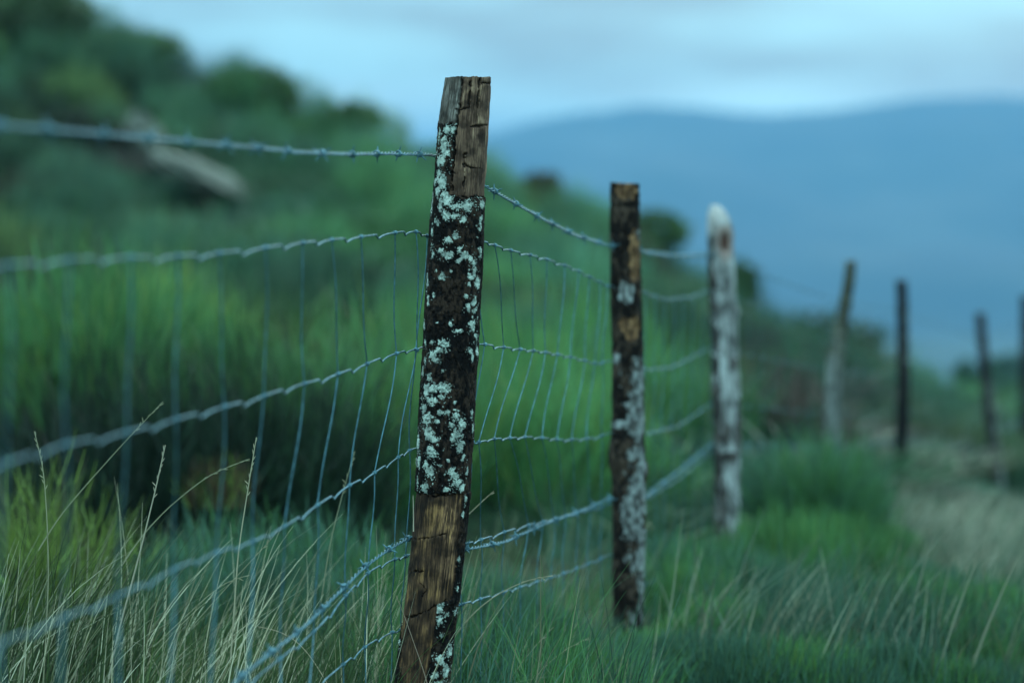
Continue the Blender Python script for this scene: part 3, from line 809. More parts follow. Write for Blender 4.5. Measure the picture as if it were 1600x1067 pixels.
# ---- hillside broom, one mass
def dome_arrays(r, ns, nsh, w0=.012, up=.55):
    """unit broom cushion: stems to a lumpy dome, its surface covered in short upright shoots"""
    def surf(n):
        ct = r.uniform(.02, 1, n); a = r.uniform(0, 2 * math.pi, n); st = np.sqrt(1 - ct ** 2)
        d = np.stack([st * np.cos(a), st * np.sin(a), ct], -1)
        o1, o2 = r.uniform(0, 50), r.uniform(0, 50)
        return d, .68 + .62 * (fbm(d[:, 0] * 2.1 + k0, d[:, 1] * 2.1 + k0, d[:, 2] * 2.1, 7, 3))
    k0 = r.uniform(0, 90)
    d, L = surf(nsh)
    L = L * r.uniform(.72, 1.0, nsh)
    p = d * L[:, None]
    th = np.arccos(np.clip(d[:, 2], -1, 1))
    parts = [blades(p - d * .12, r.uniform(.16, .36, nsh), th * (1 - up) * r.uniform(.6, 1.3, nsh), np.arctan2(d[:, 1], d[:, 0]) + r.normal(0, .6, nsh), r.normal(0, .3, nsh),
                    np.full(nsh, w0) * r.uniform(.7, 1.5, nsh), r.uniform(0, math.pi, nsh), np.clip(1 + .22 * r.normal(size=(nsh, 1)), .4, 1.8) * np.where(r.uniform(size=(nsh, 1)) < .16, np.array([[1.6, 1.15, .75]]), np.array([[1., 1, 1]])), 2)]
    d, L = surf(ns); th = np.arccos(np.clip(d[:, 2], -1, 1))
    parts.append(blades(np.zeros((ns, 3)) + [0, 0, -.05], L * .95, th * .9, np.arctan2(d[:, 1], d[:, 0]), th * .1, np.full(ns, w0 * 1.3), r.uniform(0, math.pi, ns), np.full((ns, 3), .6) * r.uniform(.7, 1.2, (ns, 1)), 3))
    return parts
domes = [merge(dome_arrays(np.random.default_rng(300 + k), 160, 1150)) for k in range(6)]
fine_domes = [merge(dome_arrays(np.random.default_rng(330 + k), 120, 2600, .011, .75)) for k in range(3)]
protos = []
for k in range(8):
    r = np.random.default_rng(100 + k)
    protos.append(merge(broom_arrays(r, 300, 1.0, .55, (1, 1, 1), .012, 2, None)))
r = np.random.default_rng(55)
vs, fs, cs_, nn = [], [], [], 0
pts = []
y = 7.6
while y < 31:
    sp = .40 + .012 * y
    xs = np.arange(-.27 * y - 2.2, .27 * y + 2.2, sp)
    for x in xs:
        pts.append((x + r.uniform(-.5, .5) * sp, y + r.uniform(-.5, .5) * sp))
    y += sp * .9
ROCK_Y = 21.0
nsh = 0
for (x, y) in pts:
    if x > fence_x(y) - .35 and y < 15.5: continue
    if abs(CX + F * x / y - 310) < 85 and -4.6 < y - ROCK_Y < .6: continue
    right = x > fence_x(y) - .4
    if y < 9.3 and x < .12: continue
    zone = float(fbm(x * .45, y * .22, 0, 402, 3)); z2 = float(vn(x * .8, y * .45, 0, 404))
    low = float(sstep(.22, .42, np.array(vn(x * .55 + 9, y * .5, 0, 409))))
    H = (.22 + .22 * r.uniform()) * (.5 + .6 * low) * (1 if y > 9 else .9)
    if right: H *= .55
    Rr = .8 + .5 * r.uniform()
    if zone > .58: c = np.array(G_MID) * 1.05
    elif zone > .5: c = np.array(G_BLUE)
    elif zone > .40: c = np.array(G_MID) * .5 + np.array(G_BLUE) * .5
    else: c = np.array(G_DARK) * 1.15
    if z2 > .78: c = c * .5 + np.array(G_YEL) * .5
    if z2 < .10: c = np.array((.06, .045, .035))
    c = c * r.uniform(.55, .95)
    v, f_, cc = protos[r.integers(8)]
    a = r.uniform(0, 6.28); ca, sa = math.cos(a), math.sin(a)
    w = np.stack([(v[:, 0] * ca - v[:, 1] * sa) * Rr, (v[:, 0] * sa + v[:, 1] * ca) * Rr, v[:, 2] * H], -1) + [x, y, float(ground(x, y))]
    vs.append(w.astype(np.float32)); fs.append(f_ + nn); cs_.append(np.clip(cc * c, 0, 1).astype(np.float32)); nn += len(v); nsh += 1
def put(arr, x, y, Rx, H, c, sink=.03):
    global nn
    v, f_, cc = arr
    a = r.uniform(0, 6.28); ca, sa = math.cos(a), math.sin(a)
    w = np.stack([(v[:, 0] * ca - v[:, 1] * sa) * Rx, (v[:, 0] * sa + v[:, 1] * ca) * Rx, v[:, 2] * H], -1) + [x, y, float(ground(x, y)) - sink]
    vs.append(w.astype(np.float32)); fs.append(f_ + nn); cs_.append(np.clip(cc * c, 0, 1).astype(np.float32)); nn += len(v)
nd = 0
y = 8.3
while y < 30:
    sp = .62 + .022 * y
    for x in np.arange(-.26 * y - 2, fence_x(y) + (0 if y < 14 else 3.0), sp):
        xx, yy = x + r.uniform(-.42, .42) * sp, y + r.uniform(-.4, .4) * sp
        if r.uniform() < .16 or (xx > fence_x(yy) - .45 and yy < 14.8): continue
        if abs(CX + F * xx / yy - 308) < 125 and -5.2 < yy - ROCK_Y < .8: continue
        R0 = r.uniform(.24, .52) * (.85 + .02 * yy); H0 = R0 * r.uniform(.95, 1.5)
        sk = .03
        if yy < 9.6 and xx < .2: R0 *= 1.2; H0 = R0 * r.uniform(.8, 1.1); sk = -.20
        if xx > fence_x(yy) - 1.0: H0 *= .7
        zn = float(fbm(xx * .45, yy * .22, 0, 402, 3)) + r.normal() * .05
        c = np.array(G_MID) * 1.0 if zn > .56 else np.array((.060, .150, .088)) if zn > .47 else np.array((.050, .128, .066)) if zn > .40 else np.array((.030, .072, .044))
        if yy < 10.5: c = c * .82
        if yy > 12: c = c * .75 + np.array((.022, .055, .034))
        q = r.uniform()
        if q < .10: c = c * .5 + np.array(G_YEL) * .6
        if q > .98: c = np.array((.075, .060, .045))
        put(domes[r.integers(6)], xx, yy, R0, H0, c * r.uniform(.6, 1.4), sk); nd += 1
    y += sp * .8
# low fine broom in the foreground and beside the posts: (pixel column, depth, radius, height, colour)
for px_, Y_, R0, H0, c in [
    (790, 5.35, .16, .16, G_BLUE), (850, 5.55, .18, .17, G_BLUE), (905, 5.35, .15, .13, G_MID), (960, 5.7, .17, .06, G_BLUE), (1015, 5.9, .16, .08, G_MID), (760, 5.9, .2, .2, G_BLUE),
    (330, 5.8, .2, .2, G_BLUE), (430, 5.9, .22, .23, G_BLUE), (520, 5.7, .2, .2, G_BLUE), (590, 6.0, .2, .2, G_MID), (260, 6.1, .2, .2, G_BLUE), (470, 6.5, .24, .22, G_DARK),
    (1085, 6.6, .2, .17, G_MID), (1160, 6.9, .22, .20, G_BLUE), (1230, 7.3, .26, .30, G_MID), (1320, 7.5, .26, .26, G_MID), (1410, 7.8, .3, .12, G_BLUE), (1260, 6.5, .24, .18, G_BLUE), (1350, 6.6, .28, .18, G_BLUE),
    (1440, 6.9, .3, .18, G_MID), (1530, 7.0, .3, .16, G_DARK), (1120, 6.1, .2, .15, G_MID), (1220, 6.0, .22, .14, G_BLUE), (1320, 5.9, .22, .14, G_MID), (1420, 6.1, .25, .16, G_DARK), (1520, 6.0, .25, .14, G_MID), (1600, 6.3, .25, .16, G_BLUE),
    (1070, 5.7, .2, .13, G_BLUE), (1150, 5.6, .2, .14, G_BLUE), (1240, 5.65, .22, .15, G_MID), (1310, 5.6, .2, .13, G_BLUE), (1390, 5.7, .22, .15, G_BLUE), (1470, 5.65, .22, .13, G_MID), (1560, 5.7, .22, .14, G_BLUE), (1480, 6.4, .25, .19, G_BLUE), (1290, 6.2, .24, .2, G_BLUE), (1570, 6.7, .26, .2, G_MID),
    (1040, 7.3, .2, .16, G_BLUE), (1190, 8.4, .24, .34, G_BLUE), (1370, 8.6, .22, .16, G_MID), (1460, 12.0, .4, .08, G_BLUE), (1400, 13.4, .4, .26, G_DARK), (1500, 14.0, .45, .34, (.07, .12, .085)), (1570, 13.5, .4, .3, G_BLUE), (1345, 11.3, .26, .18, G_BLUE)]:
    put(fine_domes[r.integers(3)], float(at_y(px_, 500, Y_)[0]), Y_, R0, H0, np.array(c) * r.uniform(.85, 1.15))
print('domes', nd)
o = link('hillside_scrub', mesh_data('hillside_scrub', np.concatenate(vs), np.concatenate(fs), np.concatenate(cs_), False), M_leaf)
tag(o, 'soft green mass of broom scrub covering the slope behind the fence', 'scrub', kind='stuff')
print('scrub shrubs', nsh, 'verts', nn)

# ---- broom shrubs one can tell apart
def shrub(px, py_base, Y, H, R, n, c0, label, seed, wid=.008, tint=G_YEL, tp=.15, name='broom_shrub', fine=2, group='broom shrubs near the fence'):
    r = np.random.default_rng(seed)
    x = at_y(px, 500, Y)[0]
    z = float(ground(x, Y)) if py_base is None else float(at_y(px, py_base, Y)[2])
    v, f_, c = merge(broom_arrays(r, n, H, R, c0, wid, fine, tint, tp))
    o = link(name, mesh_data(name, v, f_, c, False), M_leaf)
    o.location = (float(x), float(Y), z)
    return tag(o, label, 'shrub', group)

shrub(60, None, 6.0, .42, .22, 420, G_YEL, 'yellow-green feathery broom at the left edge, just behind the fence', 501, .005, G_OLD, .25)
shrub(210, None, 7.3, .62, .42, 700, (.007, .015, .009), 'broom coloured dark as hollow shade, left of the big straw stalks', 502, .006, (.014, .034, .02), .3)  # near-black stem colour stands in for the shade of the hollow
shrub(420, None, 7.6, .66, .42, 760, (.008, .017, .010), 'broom in painted shade seen through the netting, midway between left edge and nearest post', 503, .006, (.018, .045, .022), .3)  # hollow shade put into the stem colour here as well
shrub(590, None, 8.2, .70, .40, 760, G_MID, 'bright green broom rising directly left of the nearest post', 504, .006)
shrub(830, None, 8.6, .62, .50, 800, np.array(G_MID) * 1.35, 'bright green rounded broom between the nearest post and the second post', 505, .006)
shrub(1050, None, 10.2, .55, .40, 600, G_MID, 'small green broom between the second and third posts', 506, .007)
shrub(1222, None, 10.4, .55, .30, 620, (.085, .050, .042), 'brown withered shrub beside the crooked leaning post', 507, .007, G_DARK, .3, 'withered_shrub', 2, None)
shrub(1285, None, 8.3, .44, .19, 1300, np.array(G_MID) * .95, 'broad rounded green broom mound right of the third post', 508, .005, G_BLUE, .3)
shrub(370, None, 6.3, .28, .34, 900, G_BLUE, 'low soft teal broom behind the straw, under the dark hollow', 521, .004, G_MID, .3)
shrub(520, None, 6.3, .27, .30, 800, G_BLUE, 'low soft teal broom close to the left side of the nearest post foot', 522, .004, G_MID, .3)
shrub(1095, None, 6.9, .22, .24, 700, G_MID, 'low green broom mound hiding the foot of the third post', 523, .0045, G_BLUE, .3)
shrub(1430, None, 6.5, .22, .35, 900, np.array(G_MID) * .8, 'dark green broom mound low in the right hand foreground', 524, .005, G_DARK, .4)
shrub(1315, None, 9.0, .36, .13, 700, G_BLUE, 'low broom mound in front of the slim black post', 509, .006, G_DARK, .2)
shrub(335, 775, 7.0, .16, .12, 110, (.07, .048, .024), 'small rusty brown dead broom in the dark hollow behind the netting', 510, .005, G_YEL, .2, 'withered_shrub', 2, None)

# ---- dark leafy bushes on the crest
def bush(px, py, Y, W, H, c0, label, seed, n=2600, name='crest_bush', group='dark bushes on the crest', leaf=.05):
    r = np.random.default_rng(seed)
    ctr = at_y(px, py, Y); g = float(ground(ctr[0], Y))
    # leaf clusters through an uneven ellipsoid
    d = r.normal(size=(n, 3)); d /= np.linalg.norm(d, axis=1)[:, None]
    q = r.uniform(.25, 1, n) ** .4
    lump = .62 + .75 * fbm(d[:, 0] * 2.2 + 5, d[:, 1] * 2.2 + 5, d[:, 2] * 2.2 + seed, seed, 3)
    p = d * (q * lump)[:, None] * [W / 2, W / 2, H / 2]
    nrm = r.normal(size=(n, 3)); t1 = np.cross(nrm, [0, 0, 1.0]); t1 /= np.linalg.norm(t1, axis=1)[:, None]
    t2 = np.cross(nrm, t1); t2 /= np.linalg.norm(t2, axis=1)[:, None]
    s = leaf * r.uniform(.5, 1.2, (n, 1))
    V = np.stack([p - t1 * s * .45, p + t2 * s, p + t1 * s * .45, p - t2 * s], 1).reshape(-1, 3)
    Fq = np.arange(n * 4).reshape(n, 4)
    C = np.repeat(vary(c0, n, r, .3), 4, axis=0)
    root = empty(name, (ctr[0], Y, g)); tag(root, label, 'bush', group)
    off = np.array([0, 0, ctr[2] - g])
    link('foliage', mesh_data('foliage', V + off, Fq, C, False), M_bush, root)
    m = MB()
    for k in range(7):
        a = k * .9; e = np.array([math.cos(a) * W * .28, math.sin(a) * W * .28, off[2] + H * .1 * (k % 3)])
        t = np.linspace(0, 1, 8)[:, None]
        m.add(tube(np.array([0, 0, -.1]) + e * t + np.array([0, 0, .1]) * t + np.array([.06 * math.sin(k), .05, 0]) * np.sin(3 * t), np.linspace(.022, .006, 8), 6))
    o = m.build('stems', M_twig, root)
    return root
M_twig = ground_mat('twig_bark', [(.3, (.02, .017, .014)), (.7, (.06, .05, .04))], 20)
BD = (.044, .098, .032); BB = (.065, .058, .030)
bush(394, 146, 27.5, 1.15, .60, BD, 'largest dark round bush on the crest, upper left against the sky', 601)
bush(548, 186, 27.8, .75, .36, BD, 'low flat dark bush on the crest, right of the largest one', 602, 1400)
bush(846, 300, 27.6, .55, .45, BB, 'brownish bush on the crest just right of the nearest post', 603, 1300)
bush(1025, 362, 27.0, .75, .50, BD, 'dark bush on the crest between the second and third posts', 604, 1500)
bush(1160, 452, 26.5, .42, .62, BD, 'narrow dark bush on the crest right behind the third post', 605, 1300)
bush(60, 20, 26.0, 1.3, .6, (.045, .085, .035), 'broad green bush at the upper left corner of the slope', 606, 2600)
bush(200, 72, 27.0, 1.2, .34, (.05, .11, .035), 'spreading bush on the crest, left of the largest round one', 607, 1600)
bush(1280, 545, 24.0, 1.5, .7, (.026, .055, .022), 'wide green bush low on the crest behind the crooked post', 608, 2200)
bush(1508, 588, 30.0, .34, .4, (.045, .11, .085), 'small upright bush left of the thin tilting post', 609, 900)
bush(1574, 588, 30.0, .7, .5, (.045, .11, .085), 'bluish rounded bush at the right edge behind the thin tilting post', 610, 1500)

# ---- pale rock on the slope
def rock(px, py, Y, size, label, seed):
    """low weathered outcrop bedded in the slope"""
    ctr = at_y(px, py, Y)
    nu, nv = 72, 40
    th, ph = np.meshgrid(np.linspace(0, 2 * math.pi, nu, endpoint=False), np.linspace(.02, math.pi - .02, nv))
    d = np.stack([np.sin(ph) * np.cos(th), np.sin(ph) * np.sin(th), np.cos(ph)], -1)
    rr_ = .66 + .50 * fbm(d[..., 0] * 1.6 + 7, d[..., 1] * 1.6 + 7, d[..., 2] * 1.6 + 7, seed, 5) + .45 * (fbm(d[..., 0] * 5, d[..., 1] * 5, d[..., 2] * 5, seed + 1, 3) - .5)
    V = d * rr_[..., None] * np.array(size) / 2
    V[..., 2] -= V[..., 0] * .42
    idx = np.arange(nu * nv).reshape(nv, nu)
    Fq = np.stack([idx[:-1], idx[1:], np.roll(idx, -1, 1)[1:], np.roll(idx, -1, 1)[:-1]], -1).reshape(-1, 4)
    o = link('rock', mesh_data('rock', V.reshape(-1, 3), Fq), M_rock)
    o.location = [float(q) for q in ctr]
    return tag(o, label, 'rock', 'rocks on the slope')
rock(312, 277, ROCK_Y, (.90, 1.0, .30), 'long pale rock lying bare among the broom on the upper left slope', 3)
rock(226, 222, 22.5, (.4, .4, .5), 'small dull rock above the long pale one', 8)

# ---- grass
r = np.random.default_rng(900)
def scatter(n, x0, x1, y0, y1):
    return r.uniform(x0, x1, n), r.uniform(y0, y1, n)
def px_of(x, y): return CX + F * x / y
gparts = []
# short dense sward over the whole near ground
n = 52000
y = 3.9 + (r.uniform(size=n) ** 1.2) * 6.5; x = r.uniform(-1, 1, n) * (.245 * y + .35)
k = fbm(x * 1.1, y * .8, 0, 905, 3)
hh = (.07 + .17 * r.uniform(size=n) ** 1.6) * (.45 + 1.15 * sstep(.35, .65, k))
hh = np.where(y < 4.7, hh * .8, hh)
hh = np.where((y > 4.9) & (y < 6.2) & (np.abs(px_of(x, y) - 980) < 110), hh * .5, hh)
hh = np.where((y < 4.9) & (np.abs(px_of(x, y) - 670) < 110), hh * .45, hh)
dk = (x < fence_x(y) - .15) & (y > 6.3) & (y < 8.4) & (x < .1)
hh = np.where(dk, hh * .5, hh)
hh = np.where((x > .26) & (y < 5.5), hh * .3, hh)
z = ground(x, y)
zone = fbm(x * 1.4 + 9, y * .9, 0, 906, 2)
c = np.where((zone > .55)[:, None], np.array(G_BLUE) * .9, np.where((zone > .42)[:, None], np.array(G_MID) * .8, np.where((x > .25)[:, None], np.array(G_BLUE) * .75, np.array(G_DARK) * 1.3))) * (1 + .25 * r.normal(size=(n, 1)))
c[dk] *= .35  # shade of the hollow behind the fence, painted into the blade colour
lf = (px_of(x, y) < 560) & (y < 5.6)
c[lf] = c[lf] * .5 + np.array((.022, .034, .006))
yl = (px_of(x, y) < 330) & (y < 5.2) & (r.uniform(size=n) < .3)
c[yl] = np.array(G_YEL) * (1 + .2 * r.normal(size=(yl.sum(), 1)))
st = r.uniform(size=n) < .07
c[st] = np.array(STRAW) * .6 * (1 + .25 * r.normal(size=(st.sum(), 1)))
az = r.normal(.15, 1.6, n)
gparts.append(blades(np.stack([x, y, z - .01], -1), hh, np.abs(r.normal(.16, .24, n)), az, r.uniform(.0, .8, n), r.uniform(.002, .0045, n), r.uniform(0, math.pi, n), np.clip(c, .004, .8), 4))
# sward farther up the right-hand side of the fence
n = 26000
y = 8 + r.uniform(size=n) * 23; x = fence_x(y) - .6 + r.uniform(size=n) * (.25 * y + 2.2 - fence_x(y)).clip(1.5)
z = ground(x, y); k = fbm(x * .8, y * .5, 0, 907, 3)
c = np.where((k > .5)[:, None], np.array((.06, .105, .07)), np.array(G_BLUE) * .8) * (1 + .25 * r.normal(size=(n, 1)))
gparts.append(blades(np.stack([x, y, z - .01], -1), .04 + .08 * r.uniform(size=n) + (.02 + .16 * r.uniform(size=n)) * (y > 14), np.abs(r.normal(.15, .2, n)), r.normal(.2, 1, n), r.uniform(0, .6, n), r.uniform(.006, .012, n), r.uniform(0, math.pi, n), np.clip(c, .004, .8), 3))
v, f_, c = merge(gparts)
o = link('meadow_grass', mesh_data('meadow_grass', v, f_, c, False), M_grass)
tag(o, 'fine green grass carpeting the ground along the fence', 'grass', kind='stuff')

# dry straw among the green: blades combed to the right by the wind
dparts = []
def straw(n, x0, x1, y0, y1, h0, h1, col_=STRAW, lean=(.25, .2), curve=(.1, .9), w=(.0016, .0032), seg=7, clump=None):
    x, y = scatter(n, x0, x1, y0, y1)
    if clump: 
        kk = fbm(x * 3.1, y * 2.2, 0, clump, 2) > .5
        x, y = x[kk], y[kk]; n = len(x)
    c = vary(col_, n, r, .25)
    dparts.append(blades(np.stack([x, y, ground(x, y) - .01], -1), r.uniform(h0, h1, n) * r.choice([1, 1, .7, .5], n), np.abs(r.normal(*lean, n)) * r.choice([1, 1, 1, 1.9], n), r.normal(0, .9, n), r.uniform(*curve, n) * r.choice([1, 1, 1.8, -.4], n), r.uniform(*w, n), r.uniform(-.5, .5, n), c, seg))
straw(85, -1.12, -.50, 4.55, 5.4, .22, .48, (.36, .36, .25), w=(.0016, .0036))
straw(70, -.95, -.15, 4.6, 5.6, .16, .40, (.36, .36, .25))
straw(220, -1.2, -.35, 4.5, 5.6, .16, .40, (.035, .06, .025))
straw(420, -1.2, -.2, 4.55, 5.5, .12, .33, (.05, .085, .028), (.18, .25), (-.1, .9))
straw(80, -1.2, -.5, 4.6, 5.3, .16, .34, (.07, .10, .03), (.2, .25), (0, .8))
straw(40, -1.15, -.25, 4.65, 5.3, .3, .5, (.38, .37, .25), (.3, .2), (0, .7))
straw(50, -.35, -.10, 4.9, 5.6, .2, .40, STRAW, (.12, .12), (.0, .4))
straw(26, -.10, .35, 4.97, 5.6, .15, .30)
straw(34, .3, 1.4, 5.6, 6.2, .25, .46, (.19, .22, .15), (.25, .15), (.1, .7), (.004, .008))
straw(40, .3, 1.5, 5.8, 6.9, .2, .42, (.17, .20, .13), (.3, .15), (.1, .7), (.003, .005))
straw(90, -1.1, .2, 5.6, 7.0, .2, .38, (.13, .15, .09), (.2, .2), (.1, .8), (.002, .004))
v, f_, c = merge(dparts)
o = link('dry_grass', mesh_data('dry_grass', v, f_, c, False), M_straw)
tag(o, 'pale dry straw blades mixed through the green grass, bent to the right', 'dry grass', kind='stuff')

# tussocks one can tell apart
def tussock(px, Y, n, H, R, c0, label, seed, lean=.35, w=.0035, az0=0.0, tint=None, tp=.2):
    q = np.random.default_rng(seed)
    x = at_y(px, 500, Y)[0]
    a = q.uniform(0, 6.28, n); u = np.sqrt(q.uniform(size=n)) * R
    b = np.stack([u * np.cos(a), u * np.sin(a), np.full(n, -.01)], -1)
    b[:, 2] += ground(x + b[:, 0], Y + b[:, 1]) - float(ground(x, Y))
    v, f_, c = blades(b, H * q.uniform(.5, 1.1, n), np.abs(q.normal(lean, .18, n)), q.normal(az0, .8, n), q.uniform(.1, .9, n), w * q.uniform(.7, 1.4, n), q.uniform(-.6, .6, n), vary(c0, n, q, .22, tint, tp), 6)
    o = link('grass_tussock', mesh_data('grass_tussock', v, f_, c, False), M_straw)
    o.location = (float(x), float(Y), float(ground(x, Y)))
    return tag(o, label, 'grass tussock', 'grass tussocks')
tussock(60, 4.95, 300, .40, .20, (.028, .05, .018), 'tall dark green tussock with straw tips at the bottom left edge', 701, .22, .003, 0, (.16, .17, .10), .3)
tussock(300, 5.0, 100, .36, .16, STRAW, 'straw coloured tussock fanned to the right, left of the nearest post', 702, .45, .0024, 0, (.06, .10, .04), .4)
tussock(1490, 9.8, 330, .25, .46, (.25, .26, .19), 'larger pale bleached tussock in front of the thin tilting post', 703, .6, .006, 0, (.10, .15, .09), .3)
tussock(1590, 8.2, 330, .30, .40, (.27, .275, .20), 'pale bleached tussock at the right edge, nearest of the bleached ones', 704, .6, .0055, 0, (.10, .15, .09), .3)
tussock(1525, 9.1, 280, .27, .44, (.24, .25, .185), 'bleached tussock leaning right between the thin tilting post and the picture edge', 709, .6, .006, 0, (.10, .15, .09), .3)
tussock(1545, 11.6, 380, .12, .4, (.18, .20, .15), 'bleached tussock around the foot of the thin tilting post', 705, .4, .007)
tussock(1180, 5.95, 70, .36, .22, (.10, .15, .10), 'grey-green tussock of long blades below the third post', 706, .42, .006, 0, (.20, .22, .15), .3)
tussock(820, 5.3, 500, .18, .24, G_BLUE, 'soft blue-green tussock right of the nearest post foot', 707, .2, .003, 0, G_MID, .4)
tussock(960, 5.6, 600, .10, .20, G_BLUE, 'low feathery green tussock just in front of the second post', 708, .2, .003, 0, G_MID, .4)

# single stalks that stand out
def stalk(pp, Y, label, w=.0013, c0=STRAW, head=True, seed=0):
    pp = np.array(pp, float)
    P = at_y(pp[:, 0], pp[:, 1], Y)
    P = resample(np.vstack([P]), .012)[0]
    n = len(P)
    base = P[0].copy()
    m = MB(); v, f_ = tube(P, np.linspace(w, w * .5, n), 5); m.add((v, f_))
    if head:
        q = np.random.default_rng(seed)
        for i in range(max(1, int(n * .72)), n - 1):
            T = P[i + 1] - P[i]; T /= np.linalg.norm(T)
            d = T * .8 + q.normal(0, .25, 3); d /= np.linalg.norm(d)
            t = np.linspace(0, 1, 4)[:, None]
            m.add(tube(P[i] + d * .012 * t, np.array([.0004, .0011, .0009, .0002]), 4))
    vv = np.concatenate(m.v)
    me = mesh_data('grass_stalk', vv - base, np.concatenate(m.f), np.tile(np.array(c0) * 1.1, (len(vv), 1)))
    o = link('grass_stalk', me, M_straw); o.location = [float(q) for q in base]
    return tag(o, label, 'grass stalk', 'single dry grass stalks')
stalk([(676, 1110), (669, 1067), (656, 1030), (645, 1000), (630, 955), (618, 928)], 4.70, 'thin bent stalk crossing in front of the nearest post near its foot', .0010, (.30, .22, .16), False)
stalk([(170, 1060), (182, 998), (219, 862), (243, 765), (260, 687)], 4.75, 'thick straight straw stalk leaning right, third of the tall ones from the left edge', .0022, (.36, .33, .24))
stalk([(357, 1080), (363, 994), (372, 862), (388, 760), (402, 674)], 4.80, 'tallest upright straw stalk halfway between left edge and nearest post', .0019, (.36, .33, .22))
stalk([(66, 1090), (70, 1029), (76, 900), (74, 819), (68, 730), (53, 672)], 4.8, 'pale stalk bowed to the left near the left edge', .0017)
stalk([(60, 860), (90, 810), (127, 766), (195, 690), (258, 624)], 5.0, 'slanting stalk with its tip highest of the straw at left', .0013)
stalk([(180, 900), (220, 838), (263, 792), (328, 740), (392, 716)], 5.0, 'arched seed stalk nodding right below the second line wire', .0014)
stalk([(240, 1010), (276, 976), (330, 925), (363, 902), (398, 897)], 4.9, 'bundle stalk bending over to a curled tip right of the straw tussock', .0014)
stalk([(290, 990), (302, 976), (376, 893), (410, 858), (440, 822)], 4.95, 'long thin stalk slanting up across the third line wire', .0011)
stalk([(492, 1010), (500, 950), (516, 845), (535, 772), (556, 700)], 5.15, 'upright straw stalk behind the netting left of the nearest post', .0014)
stalk([(520, 1085), (510, 1064), (485, 1023), (460, 994), (425, 980), (394, 978)], 4.75, 'stalk arching over to the left above the bottom of the picture', .0011, (.36, .30, .2), False)
stalk([(646, 830), (646.5, 800), (645, 766)], 4.76, 'short pale straw standing tight against the left side of the nearest post', .0013, (.42, .38, .28), False)
stalk([(700, 1010), (722, 975), (760, 938), (800, 915), (835, 902), (870, 898)], 4.98, 'long stalk arching right just behind the nearest post', .0016, (.34, .31, .2))
stalk([(700, 835), (735, 800), (775, 764)], 5.0, 'short straight stalk sticking out right of the nearest post at mid height', .0015, (.36, .31, .2))
stalk([(775, 1110), (795, 1062), (830, 1015), (866, 978)], 5.0, 'slanting stalk at the bottom edge right of the nearest post', .0013)
stalk([(805, 1110), (825, 1067), (870, 1022), (900, 1004), (928, 993)], 5.05, 'arched stalk at the bottom edge farthest right of the nearest post', .0014)

# ------------------------------------------------------------------ air
def haze_box():
    x0, x1, y0, y1, z0, z1 = -7100, 7100, -7100, 7100, float(gz.min()) - 230, 116.0
    v = np.array([[x, y, z] for z in (z0, z1) for y in (y0, y1) for x in (x0, x1)], float)
    f = np.array([[0, 2, 3, 1], [4, 5, 7, 6], [0, 1, 5, 4], [2, 6, 7, 3], [0, 4, 6, 2], [1, 3, 7, 5]])
    m = bpy.data.materials.new('haze_air'); m.use_nodes = True
    nt = m.node_tree; nt.nodes.remove(nt.nodes['Principled BSDF'])
    pv = N(nt, 'ShaderNodeVolumePrincipled')
    pv.inputs['Color'].default_value = HAZE_COL; pv.inputs['Density'].default_value = HAZE_D; pv.inputs['Anisotropy'].default_value = .1
    nt.links.new(pv.outputs['Volume'], nt.nodes['Material Output'].inputs['Volume'])
    o = link('haze', mesh_data('haze', v, f, None, False), m)
    tag(o, 'blue haze filling the valley before the mountain', 'haze', kind='stuff')
HAZE_COL = (.19, .47, .74, 1); HAZE_D = .00028
haze_box()

# ------------------------------------------------------------------ sky and light
w = bpy.data.worlds.new('World'); sc.world = w; w.use_nodes = True
nt = w.node_tree; bg = nt.nodes['Background']
SUN_EL, SUN_AZ = math.radians(30), math.radians(20)      # behind the cloud, ahead and a little to the right
sky = N(nt, 'ShaderNodeTexSky', sky_type='NISHITA'); sky.sun_disc = False
sky.sun_elevation = SUN_EL; sky.sun_rotation = SUN_AZ
tc = N(nt, 'ShaderNodeTexCoord')
sep = N(nt, 'ShaderNodeSeparateXYZ'); nt.links.new(tc.outputs['Generated'], sep.inputs[0])
def math_(op, a, b=None, clamp=False):
    n = N(nt, 'ShaderNodeMath', operation=op); n.use_clamp = clamp
    for i, s in enumerate((a, b)):
        if s is None: continue
        if isinstance(s, (int, float)): n.inputs[i].default_value = s
        else: nt.links.new(s, n.inputs[i])
    return n.outputs[0]
# stratus: noise over direction, flattened towards the horizon
mp = N(nt, 'ShaderNodeMapping'); mp.inputs['Scale'].default_value = (7, 5, 34); mp.inputs['Location'].default_value = (2.3, .4, .2)
nt.links.new(tc.outputs['Generated'], mp.inputs['Vector'])
nz = N(nt, 'ShaderNodeTexNoise'); nz.inputs['Scale'].default_value = 1.0; nz.inputs['Detail'].default_value = 4; nz.inputs['Roughness'].default_value = .5
nt.links.new(mp.outputs['Vector'], nz.inputs['Vector'])
rp = N(nt, 'ShaderNodeValToRGB')
rp.color_ramp.elements[0].position = .40; rp.color_ramp.elements[0].color = (.032, .118, .172, 1)
rp.color_ramp.elements[1].position = .62; rp.color_ramp.elements[1].color = (.120, .350, .425, 1)
nt.links.new(nz.outputs['Fac'], rp.inputs['Fac'])
# overcast brightens towards the zenith
z = math_('MAXIMUM', sep.outputs['Z'], 0.0)
zz = math_('MINIMUM', math_('MULTIPLY', z, 1.7), 1.0)
behind = math_('MAXIMUM', math_('MULTIPLY', sep.outputs['Y'], -1.0), 0.0)
boost = math_('ADD', math_('MULTIPLY', zz, 4.2), math_('MULTIPLY', behind, 2.2))
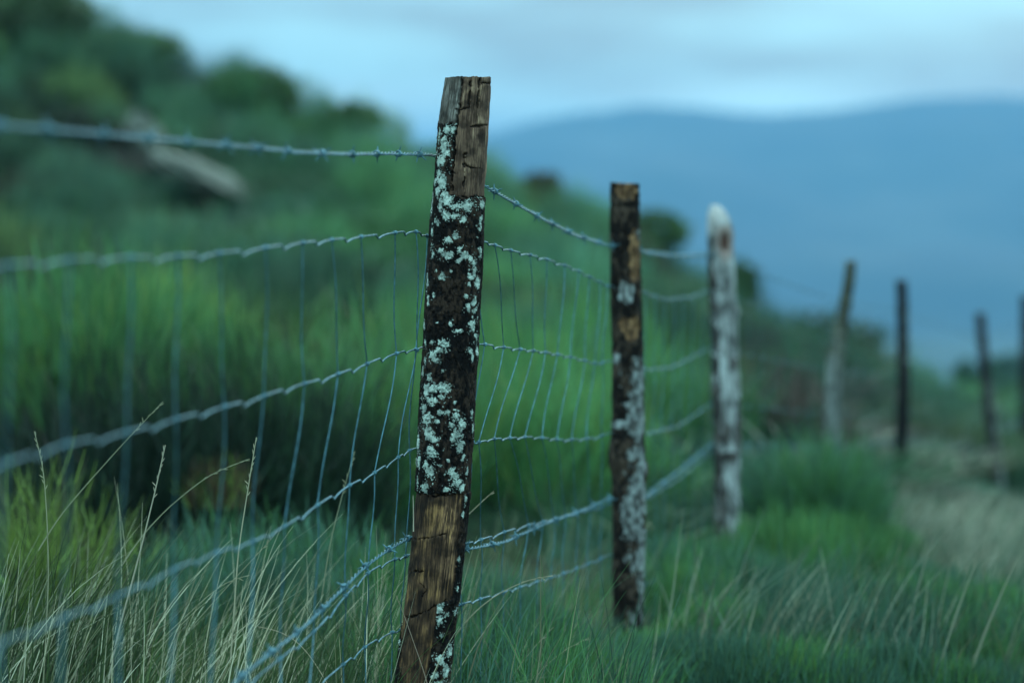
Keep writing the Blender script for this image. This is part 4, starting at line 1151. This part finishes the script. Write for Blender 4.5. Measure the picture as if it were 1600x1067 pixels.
# clear slot of brighter sky along the mountain top
band = math_('SUBTRACT', 1.0, math_('MULTIPLY', math_('ABSOLUTE', math_('SUBTRACT', sep.outputs['Z'], .0365)), 75.0), True)
def lobe(c, k):
    d = math_('MULTIPLY', math_('SUBTRACT', sep.outputs['X'], c), k)
    return math_('POWER', 2.718, math_('MULTIPLY', math_('MULTIPLY', d, d), -1.0))
slot = math_('MULTIPLY', band, math_('ADD', math_('ADD', lobe(.105, 17.0), math_('MULTIPLY', lobe(-.085, 16.0), .7)), math_('MULTIPLY', nz.outputs['Fac'], .25)), True)
mixc = N(nt, 'ShaderNodeMix', data_type='RGBA'); mixc.inputs['B'].default_value = (.26, .54, .61, 1)
nt.links.new(slot, mixc.inputs['Factor']); nt.links.new(rp.outputs['Color'], mixc.inputs['A'])
sc1 = N(nt, 'ShaderNodeVectorMath', operation='SCALE'); sc1.inputs[0].default_value = (.172, .270, .290); nt.links.new(boost, sc1.inputs['Scale'])
sum_ = N(nt, 'ShaderNodeVectorMath', operation='ADD'); nt.links.new(mixc.outputs['Result'], sum_.inputs[0]); nt.links.new(sc1.outputs['Vector'], sum_.inputs[1])
# a little of the clear sky shows through the cloud
add = N(nt, 'ShaderNodeMix', data_type='RGBA'); add.inputs['Factor'].default_value = .85
skys = N(nt, 'ShaderNodeVectorMath', operation='SCALE'); skys.inputs['Scale'].default_value = .06
nt.links.new(sky.outputs['Color'], skys.inputs[0])
nt.links.new(skys.outputs['Vector'], add.inputs['A']); nt.links.new(sum_.outputs['Vector'], add.inputs['B'])
nt.links.new(add.outputs['Result'], bg.inputs['Color']); bg.inputs['Strength'].default_value = 1.0

sl = bpy.data.lights.new('sun', 'SUN'); sl.energy = 1.0; sl.angle = math.radians(40); sl.color = (1, .96, .9)
so = bpy.data.objects.new('sun', sl); col.objects.link(so)
dirv = Vector((math.sin(SUN_AZ) * math.cos(SUN_EL), math.cos(SUN_AZ) * math.cos(SUN_EL), math.sin(SUN_EL)))
so.rotation_euler = dirv.to_track_quat('Z', 'Y').to_euler(); so.location = (3, 3, 12)

# ------------------------------------------------------------------ camera
cd = bpy.data.cameras.new('camera'); co = bpy.data.objects.new('camera', cd); col.objects.link(co)
co.location = CAM.tolist(); co.rotation_euler = (math.pi / 2 - PITCH, 0, 0)
cd.lens = LENS; cd.sensor_width = SENSOR; cd.clip_start = .05; cd.clip_end = 30000
cd.dof.use_dof = True; cd.dof.focus_distance = 4.80; cd.dof.aperture_fstop = 1.75; cd.dof.aperture_blades = 0
sc.camera = co
sc.view_settings.view_transform = 'Standard'; sc.view_settings.look = 'None'
sc.view_settings.exposure = 0.9; sc.view_settings.gamma = 1
sc.cycles.use_denoising = True
sc.cycles.volume_bounces = 1; sc.cycles.max_bounces = 8; sc.cycles.diffuse_bounces = 3; sc.cycles.transparent_max_bounces = 8
